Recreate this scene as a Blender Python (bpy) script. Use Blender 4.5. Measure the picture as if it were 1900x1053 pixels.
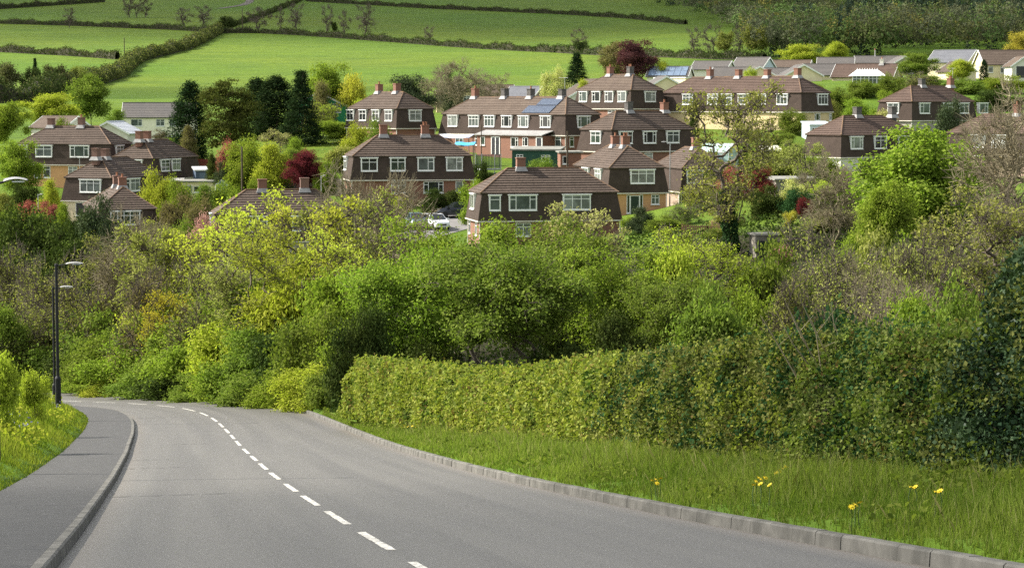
import bpy, math, random
import numpy as np
from mathutils import Vector, Matrix

for o in list(bpy.data.objects):
    bpy.data.objects.remove(o)
scene = bpy.context.scene
COL = scene.collection
R = math.radians

# ------------------------------------------------------------------ camera, sky, sun, exposure
FPX, CX, CY, HORIZ = 4222.0, 950.0, 526.5, 190.0          # focal length etc. in photo pixels (1900 wide)
PITCH = math.atan((CY - HORIZ) / FPX)
cam_d = bpy.data.cameras.new("camera"); cam = bpy.data.objects.new("camera", cam_d); COL.objects.link(cam)
cam_d.sensor_width = 36.0; cam_d.lens = 36.0 * FPX / 1900.0
cam_d.clip_start = 0.5; cam_d.clip_end = 12000
cam.location = (0, 0, 0); cam.rotation_euler = (math.pi / 2 - PITCH, 0, 0)
scene.camera = cam

SUN_AZ, SUN_EL = R(104), R(40)                            # azimuth measured from «towards the camera» round to the left
sun_vec = Vector((-math.sin(SUN_AZ) * math.cos(SUN_EL), -math.cos(SUN_AZ) * math.cos(SUN_EL), math.sin(SUN_EL)))
world = bpy.data.worlds.new("World"); scene.world = world; world.use_nodes = True
wn = world.node_tree.nodes; wl = world.node_tree.links
sky = wn.new("ShaderNodeTexSky"); sky.sky_type = 'NISHITA'; sky.sun_disc = False
sky.sun_elevation = SUN_EL
sky.sun_rotation = math.atan2(sun_vec.x, sun_vec.y)
sky.dust_density = 1.6
hs_ = wn.new("ShaderNodeHueSaturation"); hs_.inputs["Saturation"].default_value = .3            # sky whitened by broken cloud
wl.new(sky.outputs[0], hs_.inputs["Color"]); wl.new(hs_.outputs[0], wn["Background"].inputs[0]); wn["Background"].inputs[1].default_value = 0.13
sun_l = bpy.data.lights.new("sun", 'SUN'); sun_l.energy = 4.4; sun_l.angle = R(0.55); sun_l.color = (1.0, 0.94, 0.84)
sun_o = bpy.data.objects.new("sun", sun_l); COL.objects.link(sun_o)
sun_o.rotation_euler = sun_vec.to_track_quat('Z', 'Y').to_euler()
scene.view_settings.view_transform = 'Standard'; scene.view_settings.look = 'None'
scene.view_settings.exposure = 1.2; scene.view_settings.gamma = 1.0
scene.cycles.max_bounces = 7; scene.cycles.diffuse_bounces = 3; scene.cycles.glossy_bounces = 2
scene.cycles.transmission_bounces = 4; scene.cycles.transparent_max_bounces = 8
scene.cycles.caustics_reflective = False; scene.cycles.caustics_refractive = False
scene.cycles.use_denoising = False

# ------------------------------------------------------------------ camera geometry helpers
SP, CP = math.sin(PITCH), math.cos(PITCH)
def P(px, py, d):
    """World point seen at photo pixel (px, py), at distance d along +Y."""
    u, v = (px - CX) / FPX, (CY - py) / FPX
    dy = CP + v * SP; k = d / dy
    return Vector((u * k, d, (v * CP - SP) * k))
def proj(p):
    dep = p[1] * CP - p[2] * SP
    return CX + FPX * p[0] / dep, CY - FPX * (p[1] * SP + p[2] * CP) / dep
def X(px, d, z=0.0):
    return (px - CX) / FPX * (d * CP - z * SP)

# ------------------------------------------------------------------ object helpers
def tag(o, label=None, cat=None, group=None, kind=None):
    if label: o['label'] = label
    if cat: o['category'] = cat
    if group: o['group'] = group
    if kind: o['kind'] = kind
    return o
def empty(name, loc, rz=0.0, label=None, cat=None, group=None):
    o = bpy.data.objects.new(name, None); COL.objects.link(o)
    o.location = loc; o.rotation_euler = (0, 0, rz); o.empty_display_size = 0.3
    return tag(o, label, cat, group)
def np_mesh(name, V, faces, smooth=False, attrs=None):
    """V (n,3); faces: list of int arrays each (m,k)."""
    me = bpy.data.meshes.new(name)
    V = np.asarray(V, np.float32)
    faces = [np.asarray(f, np.int32) for f in faces if len(f)]
    loops = np.concatenate([f.ravel() for f in faces])
    tot = np.concatenate([np.full(len(f), f.shape[1], np.int32) for f in faces])
    start = np.concatenate([[0], np.cumsum(tot)[:-1]]).astype(np.int32)
    me.vertices.add(len(V)); me.vertices.foreach_set("co", V.ravel())
    me.loops.add(len(loops)); me.loops.foreach_set("vertex_index", loops)
    me.polygons.add(len(tot)); me.polygons.foreach_set("loop_start", start); me.polygons.foreach_set("loop_total", tot)
    if attrs:
        for k, a in attrs.items():
            at = me.attributes.new(k, 'FLOAT', 'POINT'); at.data.foreach_set("value", np.asarray(a, np.float32))
    me.update(calc_edges=True)
    if smooth:
        me.polygons.foreach_set("use_smooth", np.ones(len(tot), bool))
    return me
def link(name, me, m, parent=None, loc=None, rz=None, kind=None):
    o = bpy.data.objects.new(name, me); COL.objects.link(o)
    if m is not None:
        for mm in (m if isinstance(m, (list, tuple)) else [m]):
            if len(me.materials) < (len(m) if isinstance(m, (list, tuple)) else 1): me.materials.append(mm)
    if parent: o.parent = parent
    if loc is not None: o.location = loc
    if rz is not None: o.rotation_euler = (0, 0, rz)
    if kind: o['kind'] = kind
    return o

class MB:
    """Collects boxes, quads and tubes; build() links them as ONE mesh object."""
    def __init__(s): s.v = []; s.f = []
    def add(s, vs, fs):
        n = len(s.v); s.v.extend([tuple(p) for p in vs]); s.f.extend([tuple(i + n for i in f) for f in fs]); return s
    def quad(s, a, b, c, d): return s.add([a, b, c, d], [(0, 1, 2, 3)])
    def tri(s, a, b, c): return s.add([a, b, c], [(0, 1, 2)])
    def box(s, x0, x1, y0, y1, z0, z1, T=None):
        vs = [(x, y, z) for z in (z0, z1) for x, y in ((x0, y0), (x1, y0), (x1, y1), (x0, y1))]
        if T: vs = [T @ Vector(p) for p in vs]
        return s.add(vs, [(3, 2, 1, 0), (4, 5, 6, 7), (0, 1, 5, 4), (1, 2, 6, 5), (2, 3, 7, 6), (3, 0, 4, 7)])
    def frustum(s, b0, b1, z0, z1):
        (x0, x1, y0, y1), (u0, u1, v0, v1) = b0, b1
        vs = [(x0, y0, z0), (x1, y0, z0), (x1, y1, z0), (x0, y1, z0), (u0, v0, z1), (u1, v0, z1), (u1, v1, z1), (u0, v1, z1)]
        return s.add(vs, [(3, 2, 1, 0), (4, 5, 6, 7), (0, 1, 5, 4), (1, 2, 6, 5), (2, 3, 7, 6), (3, 0, 4, 7)])
    def tube(s, pts, r, n=8, caps=True):
        pts = [Vector(p) for p in pts]; rs = r if isinstance(r, (list, tuple)) else [r] * len(pts); vs = []
        for i, p in enumerate(pts):
            t = (pts[min(i + 1, len(pts) - 1)] - pts[max(i - 1, 0)]).normalized()
            u = t.cross(Vector((0, 0, 1)) if abs(t.z) < .9 else Vector((1, 0, 0))).normalized(); w = t.cross(u)
            for k in range(n):
                a = 2 * math.pi * k / n; vs.append(p + (u * math.cos(a) + w * math.sin(a)) * rs[i])
        fs = [(i * n + k, i * n + (k + 1) % n, (i + 1) * n + (k + 1) % n, (i + 1) * n + k) for i in range(len(pts) - 1) for k in range(n)]
        if caps:
            fs.append(tuple(range(n - 1, -1, -1))); m = (len(pts) - 1) * n; fs.append(tuple(range(m, m + n)))
        return s.add(vs, fs)
    def lathe(s, prof, n=14, c=(0, 0, 0), T=None):
        vs = []
        for r, z in prof:
            for k in range(n):
                a = 2 * math.pi * k / n; p = Vector((c[0] + r * math.cos(a), c[1] + r * math.sin(a), c[2] + z)); vs.append(T @ p if T else p)
        fs = [(i * n + k, i * n + (k + 1) % n, (i + 1) * n + (k + 1) % n, (i + 1) * n + k) for i in range(len(prof) - 1) for k in range(n)]
        fs.append(tuple(range(n - 1, -1, -1))); m = (len(prof) - 1) * n; fs.append(tuple(range(m, m + n)))
        return s.add(vs, fs)
    def mesh(s, name, smooth=False):
        me = bpy.data.meshes.new(name); me.from_pydata(s.v, [], s.f)
        if smooth:
            for p in me.polygons: p.use_smooth = True
        me.update(); return me
    def build(s, name, m, parent=None, loc=None, rz=None, smooth=False, kind=None):
        return link(name, s.mesh(name, smooth), m, parent, loc, rz, kind)

# ------------------------------------------------------------------ materials
def nodes_of(name):
    m = bpy.data.materials.new(name); m.use_nodes = True
    nt = m.node_tree; return m, nt, nt.nodes, nt.links, nt.nodes["Principled BSDF"]
def mixcol(nt, fac, a, b, mode='MIX'):
    n = nt.nodes.new("ShaderNodeMix"); n.data_type = 'RGBA'; n.blend_type = mode
    for key, v in ((0, fac), (6, a), (7, b)):
        if hasattr(v, 'links'): nt.links.new(v, n.inputs[key])
        else: n.inputs[key].default_value = v if key == 0 else (*v[:3], 1)
    return n.outputs[2]
def noise(nt, scale, detail=3, vec=None, rough=.55, dist=0.0):
    n = nt.nodes.new("ShaderNodeTexNoise"); n.inputs["Scale"].default_value = scale; n.inputs["Detail"].default_value = detail
    n.inputs["Roughness"].default_value = rough; n.inputs["Distortion"].default_value = dist
    if vec is not None: nt.links.new(vec, n.inputs["Vector"])
    return n.outputs["Fac"]
def ramp(nt, fac, lo, hi):
    n = nt.nodes.new("ShaderNodeMapRange"); n.inputs[1].default_value = lo; n.inputs[2].default_value = hi
    nt.links.new(fac, n.inputs[0]); return n.outputs[0]
def objco(nt, scale=None):
    c = nt.nodes.new("ShaderNodeTexCoord").outputs["Object"]
    if scale:
        m = nt.nodes.new("ShaderNodeMapping"); m.inputs["Scale"].default_value = scale; nt.links.new(c, m.inputs[0]); c = m.outputs[0]
    return c
def bump(nt, bsdf, h, strength=.4, dist=.02):
    b = nt.nodes.new("ShaderNodeBump"); b.inputs["Strength"].default_value = strength; b.inputs["Distance"].default_value = dist
    nt.links.new(h, b.inputs["Height"]); nt.links.new(b.outputs[0], bsdf.inputs["Normal"])
_M = {}
def mat(name, col, rough=.8, col2=None, scale=1.5, bmp=0.0, metal=0.0, spec=.4, vecscale=None, lo=.35, hi=.65, detail=4, rnd=0.0):
    if name in _M: return _M[name]
    m, nt, N, Lk, b = nodes_of(name)
    b.inputs["Roughness"].default_value = rough; b.inputs["Metallic"].default_value = metal; b.inputs["Specular IOR Level"].default_value = spec
    b.inputs["Base Color"].default_value = (*col, 1)
    out = None
    if col2:
        f = noise(nt, scale, detail, objco(nt, vecscale)); out = mixcol(nt, ramp(nt, f, lo, hi), col, col2)
        if bmp: bump(nt, b, f, bmp)
    if rnd:
        oi = nt.nodes.new("ShaderNodeObjectInfo"); hs = nt.nodes.new("ShaderNodeHueSaturation")
        v = nt.nodes.new("ShaderNodeMapRange"); Lk.new(oi.outputs["Random"], v.inputs[0]); v.inputs[3].default_value = 1 - rnd; v.inputs[4].default_value = 1 + rnd
        Lk.new(v.outputs[0], hs.inputs["Value"])
        if out is not None: Lk.new(out, hs.inputs["Color"])
        else: hs.inputs["Color"].default_value = (*col, 1)
        out = hs.outputs[0]
    if out is not None: Lk.new(out, b.inputs["Base Color"])
    _M[name] = m; return m
def leaf_mat(name, c1, c2, trans=.38, gloss=0.0, hue=.012, val=.12, tcol=None):
    """Leaves: per-leaf tint, per-plant hue shift, some light passing through."""
    if name in _M: return _M[name]
    m, nt, N, Lk, b = nodes_of(name)
    N.remove(b)
    at = N.new("ShaderNodeAttribute"); at.attribute_name = "tint"
    c = mixcol(nt, at.outputs["Fac"], c1, c2)
    oi = N.new("ShaderNodeObjectInfo"); hs = N.new("ShaderNodeHueSaturation")
    mr = N.new("ShaderNodeMapRange"); mr.inputs[3].default_value = .5 - hue; mr.inputs[4].default_value = .5 + hue; Lk.new(oi.outputs["Random"], mr.inputs[0]); Lk.new(mr.outputs[0], hs.inputs["Hue"])
    mv = N.new("ShaderNodeMapRange"); mv.inputs[3].default_value = 1 - val; mv.inputs[4].default_value = 1 + val; Lk.new(oi.outputs["Random"], mv.inputs[0]); Lk.new(mv.outputs[0], hs.inputs["Value"])
    Lk.new(c, hs.inputs["Color"])
    d = N.new("ShaderNodeBsdfDiffuse"); t = N.new("ShaderNodeBsdfTranslucent"); mx = N.new("ShaderNodeMixShader"); mx.inputs[0].default_value = trans
    Lk.new(hs.outputs[0], d.inputs[0])
    Lk.new(mixcol(nt, .8, hs.outputs[0], tcol or (1.05, 1.25, .5), 'MULTIPLY'), t.inputs[0])
    Lk.new(d.outputs[0], mx.inputs[1]); Lk.new(t.outputs[0], mx.inputs[2])
    res = mx.outputs[0]
    if gloss:
        g = N.new("ShaderNodeBsdfGlossy"); g.inputs["Roughness"].default_value = .38; g.inputs[0].default_value = (1, 1, 1, 1)
        m2 = N.new("ShaderNodeMixShader"); m2.inputs[0].default_value = gloss; Lk.new(res, m2.inputs[1]); Lk.new(g.outputs[0], m2.inputs[2]); res = m2.outputs[0]
    Lk.new(res, N["Material Output"].inputs[0])
    _M[name] = m; return m
# ------------------------------------------------------------------ road line (from the centre dashes) and its long profile
DASH = [(730, 1022, 23.7), (646, 973, 29.7), (589, 937, 35.7), (548, 910.5, 41.7), (518.6, 889.5, 47.7), (495, 871, 53.7), (476, 854, 59.7),
        (461, 841, 65.7), (446, 827, 71.7), (435, 814, 77.7), (425, 803, 83.7), (414, 792, 89.6), (403, 781.5, 95.5), (386.5, 771, 101.4),
        (362.6, 761.6, 107.3), (324.5, 754.5, 113), (273, 750, 118.5), (216, 746.5, 124), (155, 745, 129.4)]
cpts = [P(*q) for q in DASH]
dirn = (cpts[1] - cpts[0])
cl = [cpts[0] - dirn * k for k in (5.2, 4, 3, 2, 1)] + cpts
t_ = Vector((cl[-1].x - cl[-3].x, cl[-1].y - cl[-3].y, 0)).normalized(); p_ = cl[-1].copy()
for k in range(12):                                        # the road goes on round the bend, out of sight
    a = R(-6); t_ = Vector((t_.x * math.cos(-a) - t_.y * math.sin(-a), t_.x * math.sin(-a) + t_.y * math.cos(-a), 0))
    p_ = p_ + t_ * 5 + Vector((0, 0, -.45)); cl.append(p_.copy())
cl = np.array([tuple(p) for p in cl])
def resample(pts, step, smooth=6):
    s = np.concatenate([[0], np.cumsum(np.linalg.norm(np.diff(pts, axis=0), axis=1))])
    q = np.arange(0, s[-1], step); out = np.stack([np.interp(q, s, pts[:, i]) for i in range(pts.shape[1])], 1)
    k = int(smooth / step) | 1
    if k > 2:
        pad = np.concatenate([2 * out[0] - out[k // 2:0:-1], out, 2 * out[-1] - out[-2:-k // 2 - 1:-1]])
        out = np.stack([np.convolve(pad[:, i], np.ones(k) / k, 'valid') for i in range(pts.shape[1])], 1)
    return out
RC = resample(cl, .5)
tg = np.gradient(RC[:, :2], axis=0); tg /= np.linalg.norm(tg, axis=1)[:, None]
RN = np.stack([tg[:, 1], -tg[:, 0]], 1)                     # to the right of the road
RS = np.concatenate([[0], np.cumsum(np.linalg.norm(np.diff(RC, axis=0), axis=1))])
WL, WR = 3.45, 4.45                                         # half widths left and right of the line
def road_pt(i, off, dz=0.0):
    return (RC[i, 0] + RN[i, 0] * off, RC[i, 1] + RN[i, 1] * off, RC[i, 2] + dz)
def road_at(s, off, dz=0.0):
    return tuple(float(np.interp(s, RS, RC[:, k]) + (np.interp(s, RS, RN[:, k]) * off if k < 2 else dz)) for k in range(3))
def road_near(x, y):
    """signed offset from the line, index on it (arrays)."""
    x = np.atleast_1d(x); y = np.atleast_1d(y); off = np.empty(len(x)); idx = np.empty(len(x), int)
    for a in range(0, len(x), 4000):
        dx = x[a:a + 4000, None] - RC[None, ::2, 0]; dy = y[a:a + 4000, None] - RC[None, ::2, 1]
        d2 = dx * dx + dy * dy; i = d2.argmin(1); r = np.arange(len(i))
        sg = np.sign(dx[r, i] * RN[::2][i, 0] + dy[r, i] * RN[::2][i, 1]); off[a:a + 4000] = np.sqrt(d2[r, i]) * sg; idx[a:a + 4000] = i * 2
    return off, idx

# ------------------------------------------------------------------ the houses' places: near corner of the tile-hung storey (px, py), distance, turn, size
HOUSES = dict(
    h1=(887, 410, 202, 11, 13.2, 6.6), h2=(650, 334, 236, 11.5, 13.2, 6.6), h3=(735, 238, 287, 35.5, 6.2, 12.4), h4=(1049, 251, 272, 42, 6.5, 23.5),
    h5=(1170, 201.5, 304, 38, 6.5, 12), h6=(1134, 281.5, 259, 36, 13, 6.5), h7=(1127, 358, 226, 16, 6.5, 12.5), h8=(1487, 207.5, 291, 43, 6.5, 25),
    h9=(1692, 223.5, 300, 38, 13, 6.6), h10=(1560, 292, 253, 34, 12.5, 6.6), h11=(1905, 290, 250, 45, 6.5, 11), h12=(208, 306, 272, 74, 6.5, 13),
    h13=(286, 333, 268, 70, 12, 6.2), h14=(209, 373, 245, 70, 12, 6.4), h15=(178, 435, 225, 18, 6.4, 12), h16=(393, 449, 205, 10, 13, 6.6), h17=(1262, 356, 240, 14, 6.2, 11))
HG = 2.4                                                     # height of the ground storey
HPOS = {}
for k, (px, py, d, a, A, B) in HOUSES.items():
    c = P(px, py, d); a = R(a)
    ctr = c + Vector((math.cos(a), math.sin(a), 0)) * A / 2 + Vector((-math.sin(a), math.cos(a), 0)) * B / 2
    HPOS[k] = (Vector((ctr.x, ctr.y, c.z - HG)), a, A, B)

# foot of the roadside hedge
HEDGE = [(645, 772, 86), (700, 783, 80), (800, 797, 71), (900, 806, 63), (1000, 817, 56), (1100, 829, 50), (1200, 840, 44.5), (1300, 851, 40),
         (1400, 861, 36.5), (1500, 869, 33.5), (1600, 876, 31), (1700, 882, 29), (1800, 887, 27.3), (1900, 892, 25.8), (2060, 902, 24)]
hedge_p = np.array([tuple(P(*q)) for q in HEDGE])

# ------------------------------------------------------------------ terrain: thin-plate surface through what the photo shows of the ground
ctrl = [tuple(p) for p in hedge_p[::2]]
for i in range(0, len(RC), 24): ctrl.append(tuple(RC[i]))
ctrl += [(9, 10, -2.2), (13, 32, -4.6), (11, 48, -7.2), (7, 62, -9.6), (0, 90, -12.6), (24, 60, -7), (30, 100, -10), (12, 110, -13.4), (1, 118, -14.8), (-12, 120, -15.4),
         (-6, 142, -17.5), (-24, 150, -18.6), (-45, 165, -19.5), (20, 135, -14.5), (45, 140, -12.5), (38, 75, -6.5), (60, 110, -8),
         (-7.5, 20, -2.3), (-13, 34, -3.2), (-12, 20, -1.6), (-15, 50, -5.3), (-18.5, 64, -7.4), (-21, 78, -9.4), (-24.5, 92, -11.8), (-29, 104, -13.4), (-30, 50, -2.5), (-40, 85, -7.5), (-45, 110, -12),
         (-25, 0, 1), (25, 0, -1), (0, -20, 1.5)]
ctrl += [(v[0].x, v[0].y, v[0].z) for v in HPOS.values()]
for q in [(1430, 452, 175), (1560, 470, 165), (1330, 470, 175), (1700, 455, 160), (1850, 440, 150), (800, 412, 226), (720, 425, 222), (400, 430, 235), (600, 465, 190), (60, 440, 240), (-100, 430, 240),
          (-100, 330, 290), (450, 345, 262), (600, 340, 262), (300, 268, 362), (60, 250, 350), (-150, 250, 370), (950, 322, 255), (1050, 322, 250), (1340, 300, 265), (1480, 245, 285), (1440, 345, 215),
          (500, 268, 300), (640, 240, 345), (850, 205, 400), (970, 185, 410), (640, 195, 430), (1100, 160, 410), (1300, 152, 420), (1500, 150, 400), (1600, 160, 360), (1700, 165, 355), (1850, 150, 400), (2000, 170, 380), (1900, 215, 310), (2100, 280, 260), (2100, 420, 160),
          (100, 205, 440), (300, 205, 440), (-200, 205, 440), (1365, 310, 244), (1385, 305, 247), (1428, 307, 241), (1440, 377, 214), (1480, 376, 216), (1520, 372, 218), (1410, 484, 172), (355, 372, 262), (410, 362, 262), (370, 345, 272), (1515, 264, 282), (540, 350, 260)]:
    ctrl.append(tuple(P(*q)))
for d, ys in ((520, (185, 183, 176, 150, 128, 125)), (640, (162, 160, 155, 142, 112, 108)), (800, (118, 114, 112, 108, 95, 90)), (1000, (66, 64, 68, 74, 55, 48)), (1300, (14, 12, 12, 14, -2, -8)),
              (1700, (-35, -36, -36, -34, -60, -70)), (2500, (-110, -110, -110, -115, -140, -150)), (4000, (-150, -150, -150, -160, -180, -190))):
    for px, y in zip((-700, 150, 650, 1100, 1600, 2500), ys): ctrl.append(tuple(P(px, y, d)))
ctrl = np.array(ctrl)
SC = 150.0
def tps_k(r2): return np.where(r2 > 1e-12, .5 * r2 * np.log(r2 + 1e-12), 0.0)
def warp(xy):                                                # compress far distances so near detail keeps its say
    x, y = xy[:, 0], xy[:, 1]; d = np.maximum(y, -20) + 60; g = np.log(d / 40)
    return np.stack([x / d * 2.2, g * 1.6], 1)
cw = warp(ctrl)
K = tps_k(((cw[:, None] - cw[None]) ** 2).sum(-1)) + np.eye(len(cw)) * 6e-4
Pm = np.concatenate([np.ones((len(cw), 1)), cw], 1)
zz = ctrl[:, 2] / (np.maximum(ctrl[:, 1], 0) + 60)           # fit height over distance
sol = np.linalg.solve(np.block([[K, Pm], [Pm.T, np.zeros((3, 3))]]), np.concatenate([zz, np.zeros(3)]))
def sstep(a, b, x):
    t = np.clip((x - a) / (b - a), 0, 1); return t * t * (3 - 2 * t)
def tps(x, y):
    q = warp(np.stack([x, y], 1)); out = np.empty(len(q))
    for a in range(0, len(q), 8000):
        r2 = ((q[a:a + 8000, None] - cw[None]) ** 2).sum(-1)
        out[a:a + 8000] = tps_k(r2) @ sol[:-3] + sol[-3] + q[a:a + 8000] @ sol[-2:]
    return out * (np.maximum(y, 0) + 60)
KERB = .12
def gz(x, y):
    """ground height (arrays)."""
    x = np.atleast_1d(np.asarray(x, float)); y = np.atleast_1d(np.asarray(y, float)); z = tps(x, y)
    near = np.where(y < 210)[0]
    if len(near):
        off, i = road_near(x[near], y[near]); zr = RC[i, 2]; zt = z[near]
        right = zr + KERB + .03 + sstep(WR + .2, WR + 2.2, off) * .2; wr = sstep(WR + .6, WR + 3.2, off)
        left = zr + KERB + .02 + np.clip(-off - WL - 1.9, 0, 9) * .42; wl = sstep(WL + 3.0, WL + 9, -off)
        zo = np.where(off > 0, right * (1 - wr) + zt * wr, left * (1 - wl) + zt * wl)
        inn = np.maximum(sstep(-WL - 1.95, -WL - 1.7, off) * (off < 0), sstep(WR + .22, WR + .1, off) * (off >= 0)) if False else np.where(off < 0, 1 - sstep(WL + 1.75, WL + 1.95, -off), 1 - sstep(WR + .1, WR + .24, off))
        z[near] = zo * (1 - inn) + (zr - .25) * inn
    return z
def g1(x, y): return float(gz([x], [y])[0])
def ground_hit(px, py, d0=20, d1=3000):
    """distance at which the ray through a photo pixel meets the ground."""
    ds = np.geomspace(d0, d1, 700); pts = np.array([tuple(P(px, py, d)) for d in ds]); g = gz(pts[:, 0], pts[:, 1])
    below = np.where(pts[:, 2] <= g)[0]
    if not len(below): return None
    i = below[0]; return float(ds[i])

ys = np.concatenate([np.arange(-12, 170, .8), np.geomspace(170, 6000, 190)]); nx = 330
tt = np.linspace(-1, 1, nx); tt = .55 * tt + .45 * tt ** 3
gx = (tt[None] * (32 + np.maximum(ys, 0)[:, None] * .42)).ravel(); gy = np.repeat(ys, nx)
gx = gx - np.repeat(np.interp(ys, [0, 60, 130, 200], [0, 4, 12, 0]), nx)
gzv = gz(gx, gy)
I = np.arange(len(ys) * nx).reshape(len(ys), nx)
gf = np.stack([I[:-1, :-1].ravel(), I[:-1, 1:].ravel(), I[1:, 1:].ravel(), I[1:, :-1].ravel()], 1)
m, nt, N, Lk, b = nodes_of("meadow"); b.inputs["Roughness"].default_value = .95; b.inputs["Specular IOR Level"].default_value = .1
co = objco(nt)
f1 = ramp(nt, noise(nt, .02, 6, co, .6), .3, .7); f2 = ramp(nt, noise(nt, .35, 8, objco(nt, (1, .6, 1)), .75), .25, .75); f3 = ramp(nt, noise(nt, .006, 2, co), .35, .65)
c = mixcol(nt, f1, (.09, .18, .013), (.118, .20, .015)); c = mixcol(nt, f3, c, (.165, .215, .018)); c = mixcol(nt, ramp(nt, noise(nt, .08, 6, objco(nt, (.5, 1.6, 1)), .7), .45, .7), c, (.06, .115, .012)); c = mixcol(nt, mixcol(nt, .25, f2, (.3, .3, .3)), c, (.05, .09, .012))
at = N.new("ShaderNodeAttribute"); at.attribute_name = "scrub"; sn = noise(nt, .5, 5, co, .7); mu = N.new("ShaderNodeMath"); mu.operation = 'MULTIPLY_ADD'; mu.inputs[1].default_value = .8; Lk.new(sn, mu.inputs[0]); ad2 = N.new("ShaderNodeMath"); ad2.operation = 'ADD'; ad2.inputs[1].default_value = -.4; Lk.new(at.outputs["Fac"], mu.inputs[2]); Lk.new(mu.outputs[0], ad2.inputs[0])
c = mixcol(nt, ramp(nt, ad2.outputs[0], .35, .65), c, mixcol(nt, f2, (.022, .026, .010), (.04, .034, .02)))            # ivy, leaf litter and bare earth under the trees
Lk.new(c, b.inputs["Base Color"]); bump(nt, b, noise(nt, 1.2, 6, co, .8), .6, .3)
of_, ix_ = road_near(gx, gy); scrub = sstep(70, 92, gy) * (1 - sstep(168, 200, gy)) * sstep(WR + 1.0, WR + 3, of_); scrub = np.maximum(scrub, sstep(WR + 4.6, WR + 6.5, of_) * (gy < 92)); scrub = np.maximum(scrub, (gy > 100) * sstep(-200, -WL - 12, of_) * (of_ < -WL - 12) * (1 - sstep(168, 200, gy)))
link("ground", np_mesh("ground", np.stack([gx, gy, gzv], 1), [gf], smooth=True, attrs={"scrub": scrub}), m, kind="structure")

# ------------------------------------------------------------------ road, footway, kerbs, markings
def strip(name, offs, m, i0=0, i1=None, dz=None, step=1, uv=True, kind="structure"):
    i1 = i1 or len(RC); ii = list(range(i0, i1, step)); k = len(offs); dz = dz or [0] * k
    V = [road_pt(i, o, z) for i in ii for o, z in zip(offs, dz)]
    F = np.array([(r * k + c, r * k + c + 1, (r + 1) * k + c + 1, (r + 1) * k + c) for r in range(len(ii) - 1) for c in range(k - 1)])[:, ::-1]
    me = np_mesh(name, V, [F], smooth=False, attrs={"lat": np.tile(offs, len(ii)), "lon": np.repeat(RS[ii], k)})
    return link(name, me, m, kind=kind)
def road_coords(nt, sx=1.0, sy=1.0):
    a = nt.nodes.new("ShaderNodeAttribute"); a.attribute_name = "lat"; b_ = nt.nodes.new("ShaderNodeAttribute"); b_.attribute_name = "lon"
    c = nt.nodes.new("ShaderNodeCombineXYZ")
    for s, n, k in ((sx, a, 0), (sy, b_, 1)):
        mu = nt.nodes.new("ShaderNodeMath"); mu.operation = 'MULTIPLY'; mu.inputs[1].default_value = s
        nt.links.new(n.outputs["Fac"], mu.inputs[0]); nt.links.new(mu.outputs[0], c.inputs[k])
    return c.outputs[0], a.outputs["Fac"]
m, nt, N, Lk, b = nodes_of("asphalt"); b.inputs["Roughness"].default_value = .62; b.inputs["Specular IOR Level"].default_value = .5
rc, lat = road_coords(nt, 1, .12); rc2, _ = road_coords(nt, 1, 1)
fine = noise(nt, 24, 4, rc2, .85); big = noise(nt, .55, 5, rc, .6); tr = noise(nt, 1.3, 2, road_coords(nt, 1, .02)[0], .5)
c = mixcol(nt, ramp(nt, big, .3, .7), (.056, .051, .043), (.081, .074, .062))
c = mixcol(nt, ramp(nt, tr, .42, .66), c, (.036, .032, .027))                        # polished wheel tracks and old patches
edge = N.new("ShaderNodeMath"); edge.operation = 'ABSOLUTE'; sb = N.new("ShaderNodeMath"); sb.operation = 'SUBTRACT'; Lk.new(lat, sb.inputs[0]); sb.inputs[1].default_value = (WR - WL) / 2; Lk.new(sb.outputs[0], edge.inputs[0])
c = mixcol(nt, ramp(nt, edge.outputs[0], 3.45, 4.2), c, (.15, .122, .09))          # grit and dried mud along the kerbs
sp = ramp(nt, fine, .3, .75); c = mixcol(nt, sp, mixcol(nt, .5, c, (.025, .025, .025)), mixcol(nt, .2, c, (.5, .48, .44)))
Lk.new(c, b.inputs["Base Color"]); bump(nt, b, fine, .5, .01); ASPH = m
lats = list(np.linspace(-WL, WR, 13))
strip("road", lats, ASPH, dz=[-.035 * (o / WR) ** 2 for o in lats])
m, nt, N, Lk, b = nodes_of("footway_asphalt"); b.inputs["Roughness"].default_value = .85
rc, lat = road_coords(nt, 1, 2.2); c = mixcol(nt, ramp(nt, noise(nt, 1.8, 6, rc, .7), .35, .7), (.028, .028, .028), (.058, .056, .053))
c = mixcol(nt, ramp(nt, noise(nt, 22, 2, rc), .62, .78), c, (.2, .2, .19)); Lk.new(c, b.inputs["Base Color"]); bump(nt, b, noise(nt, 25, 3, rc), .4, .01)
strip("footway", [-WL - 1.9, -WL - 1.2, -WL - .6, -WL - .125], m, dz=[KERB + .02] * 3 + [KERB - .004])
CONC = mat("kerb_concrete", (.155, .148, .13), .9, (.075, .072, .062), 2.2, .4, lo=.3, hi=.62)
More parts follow.
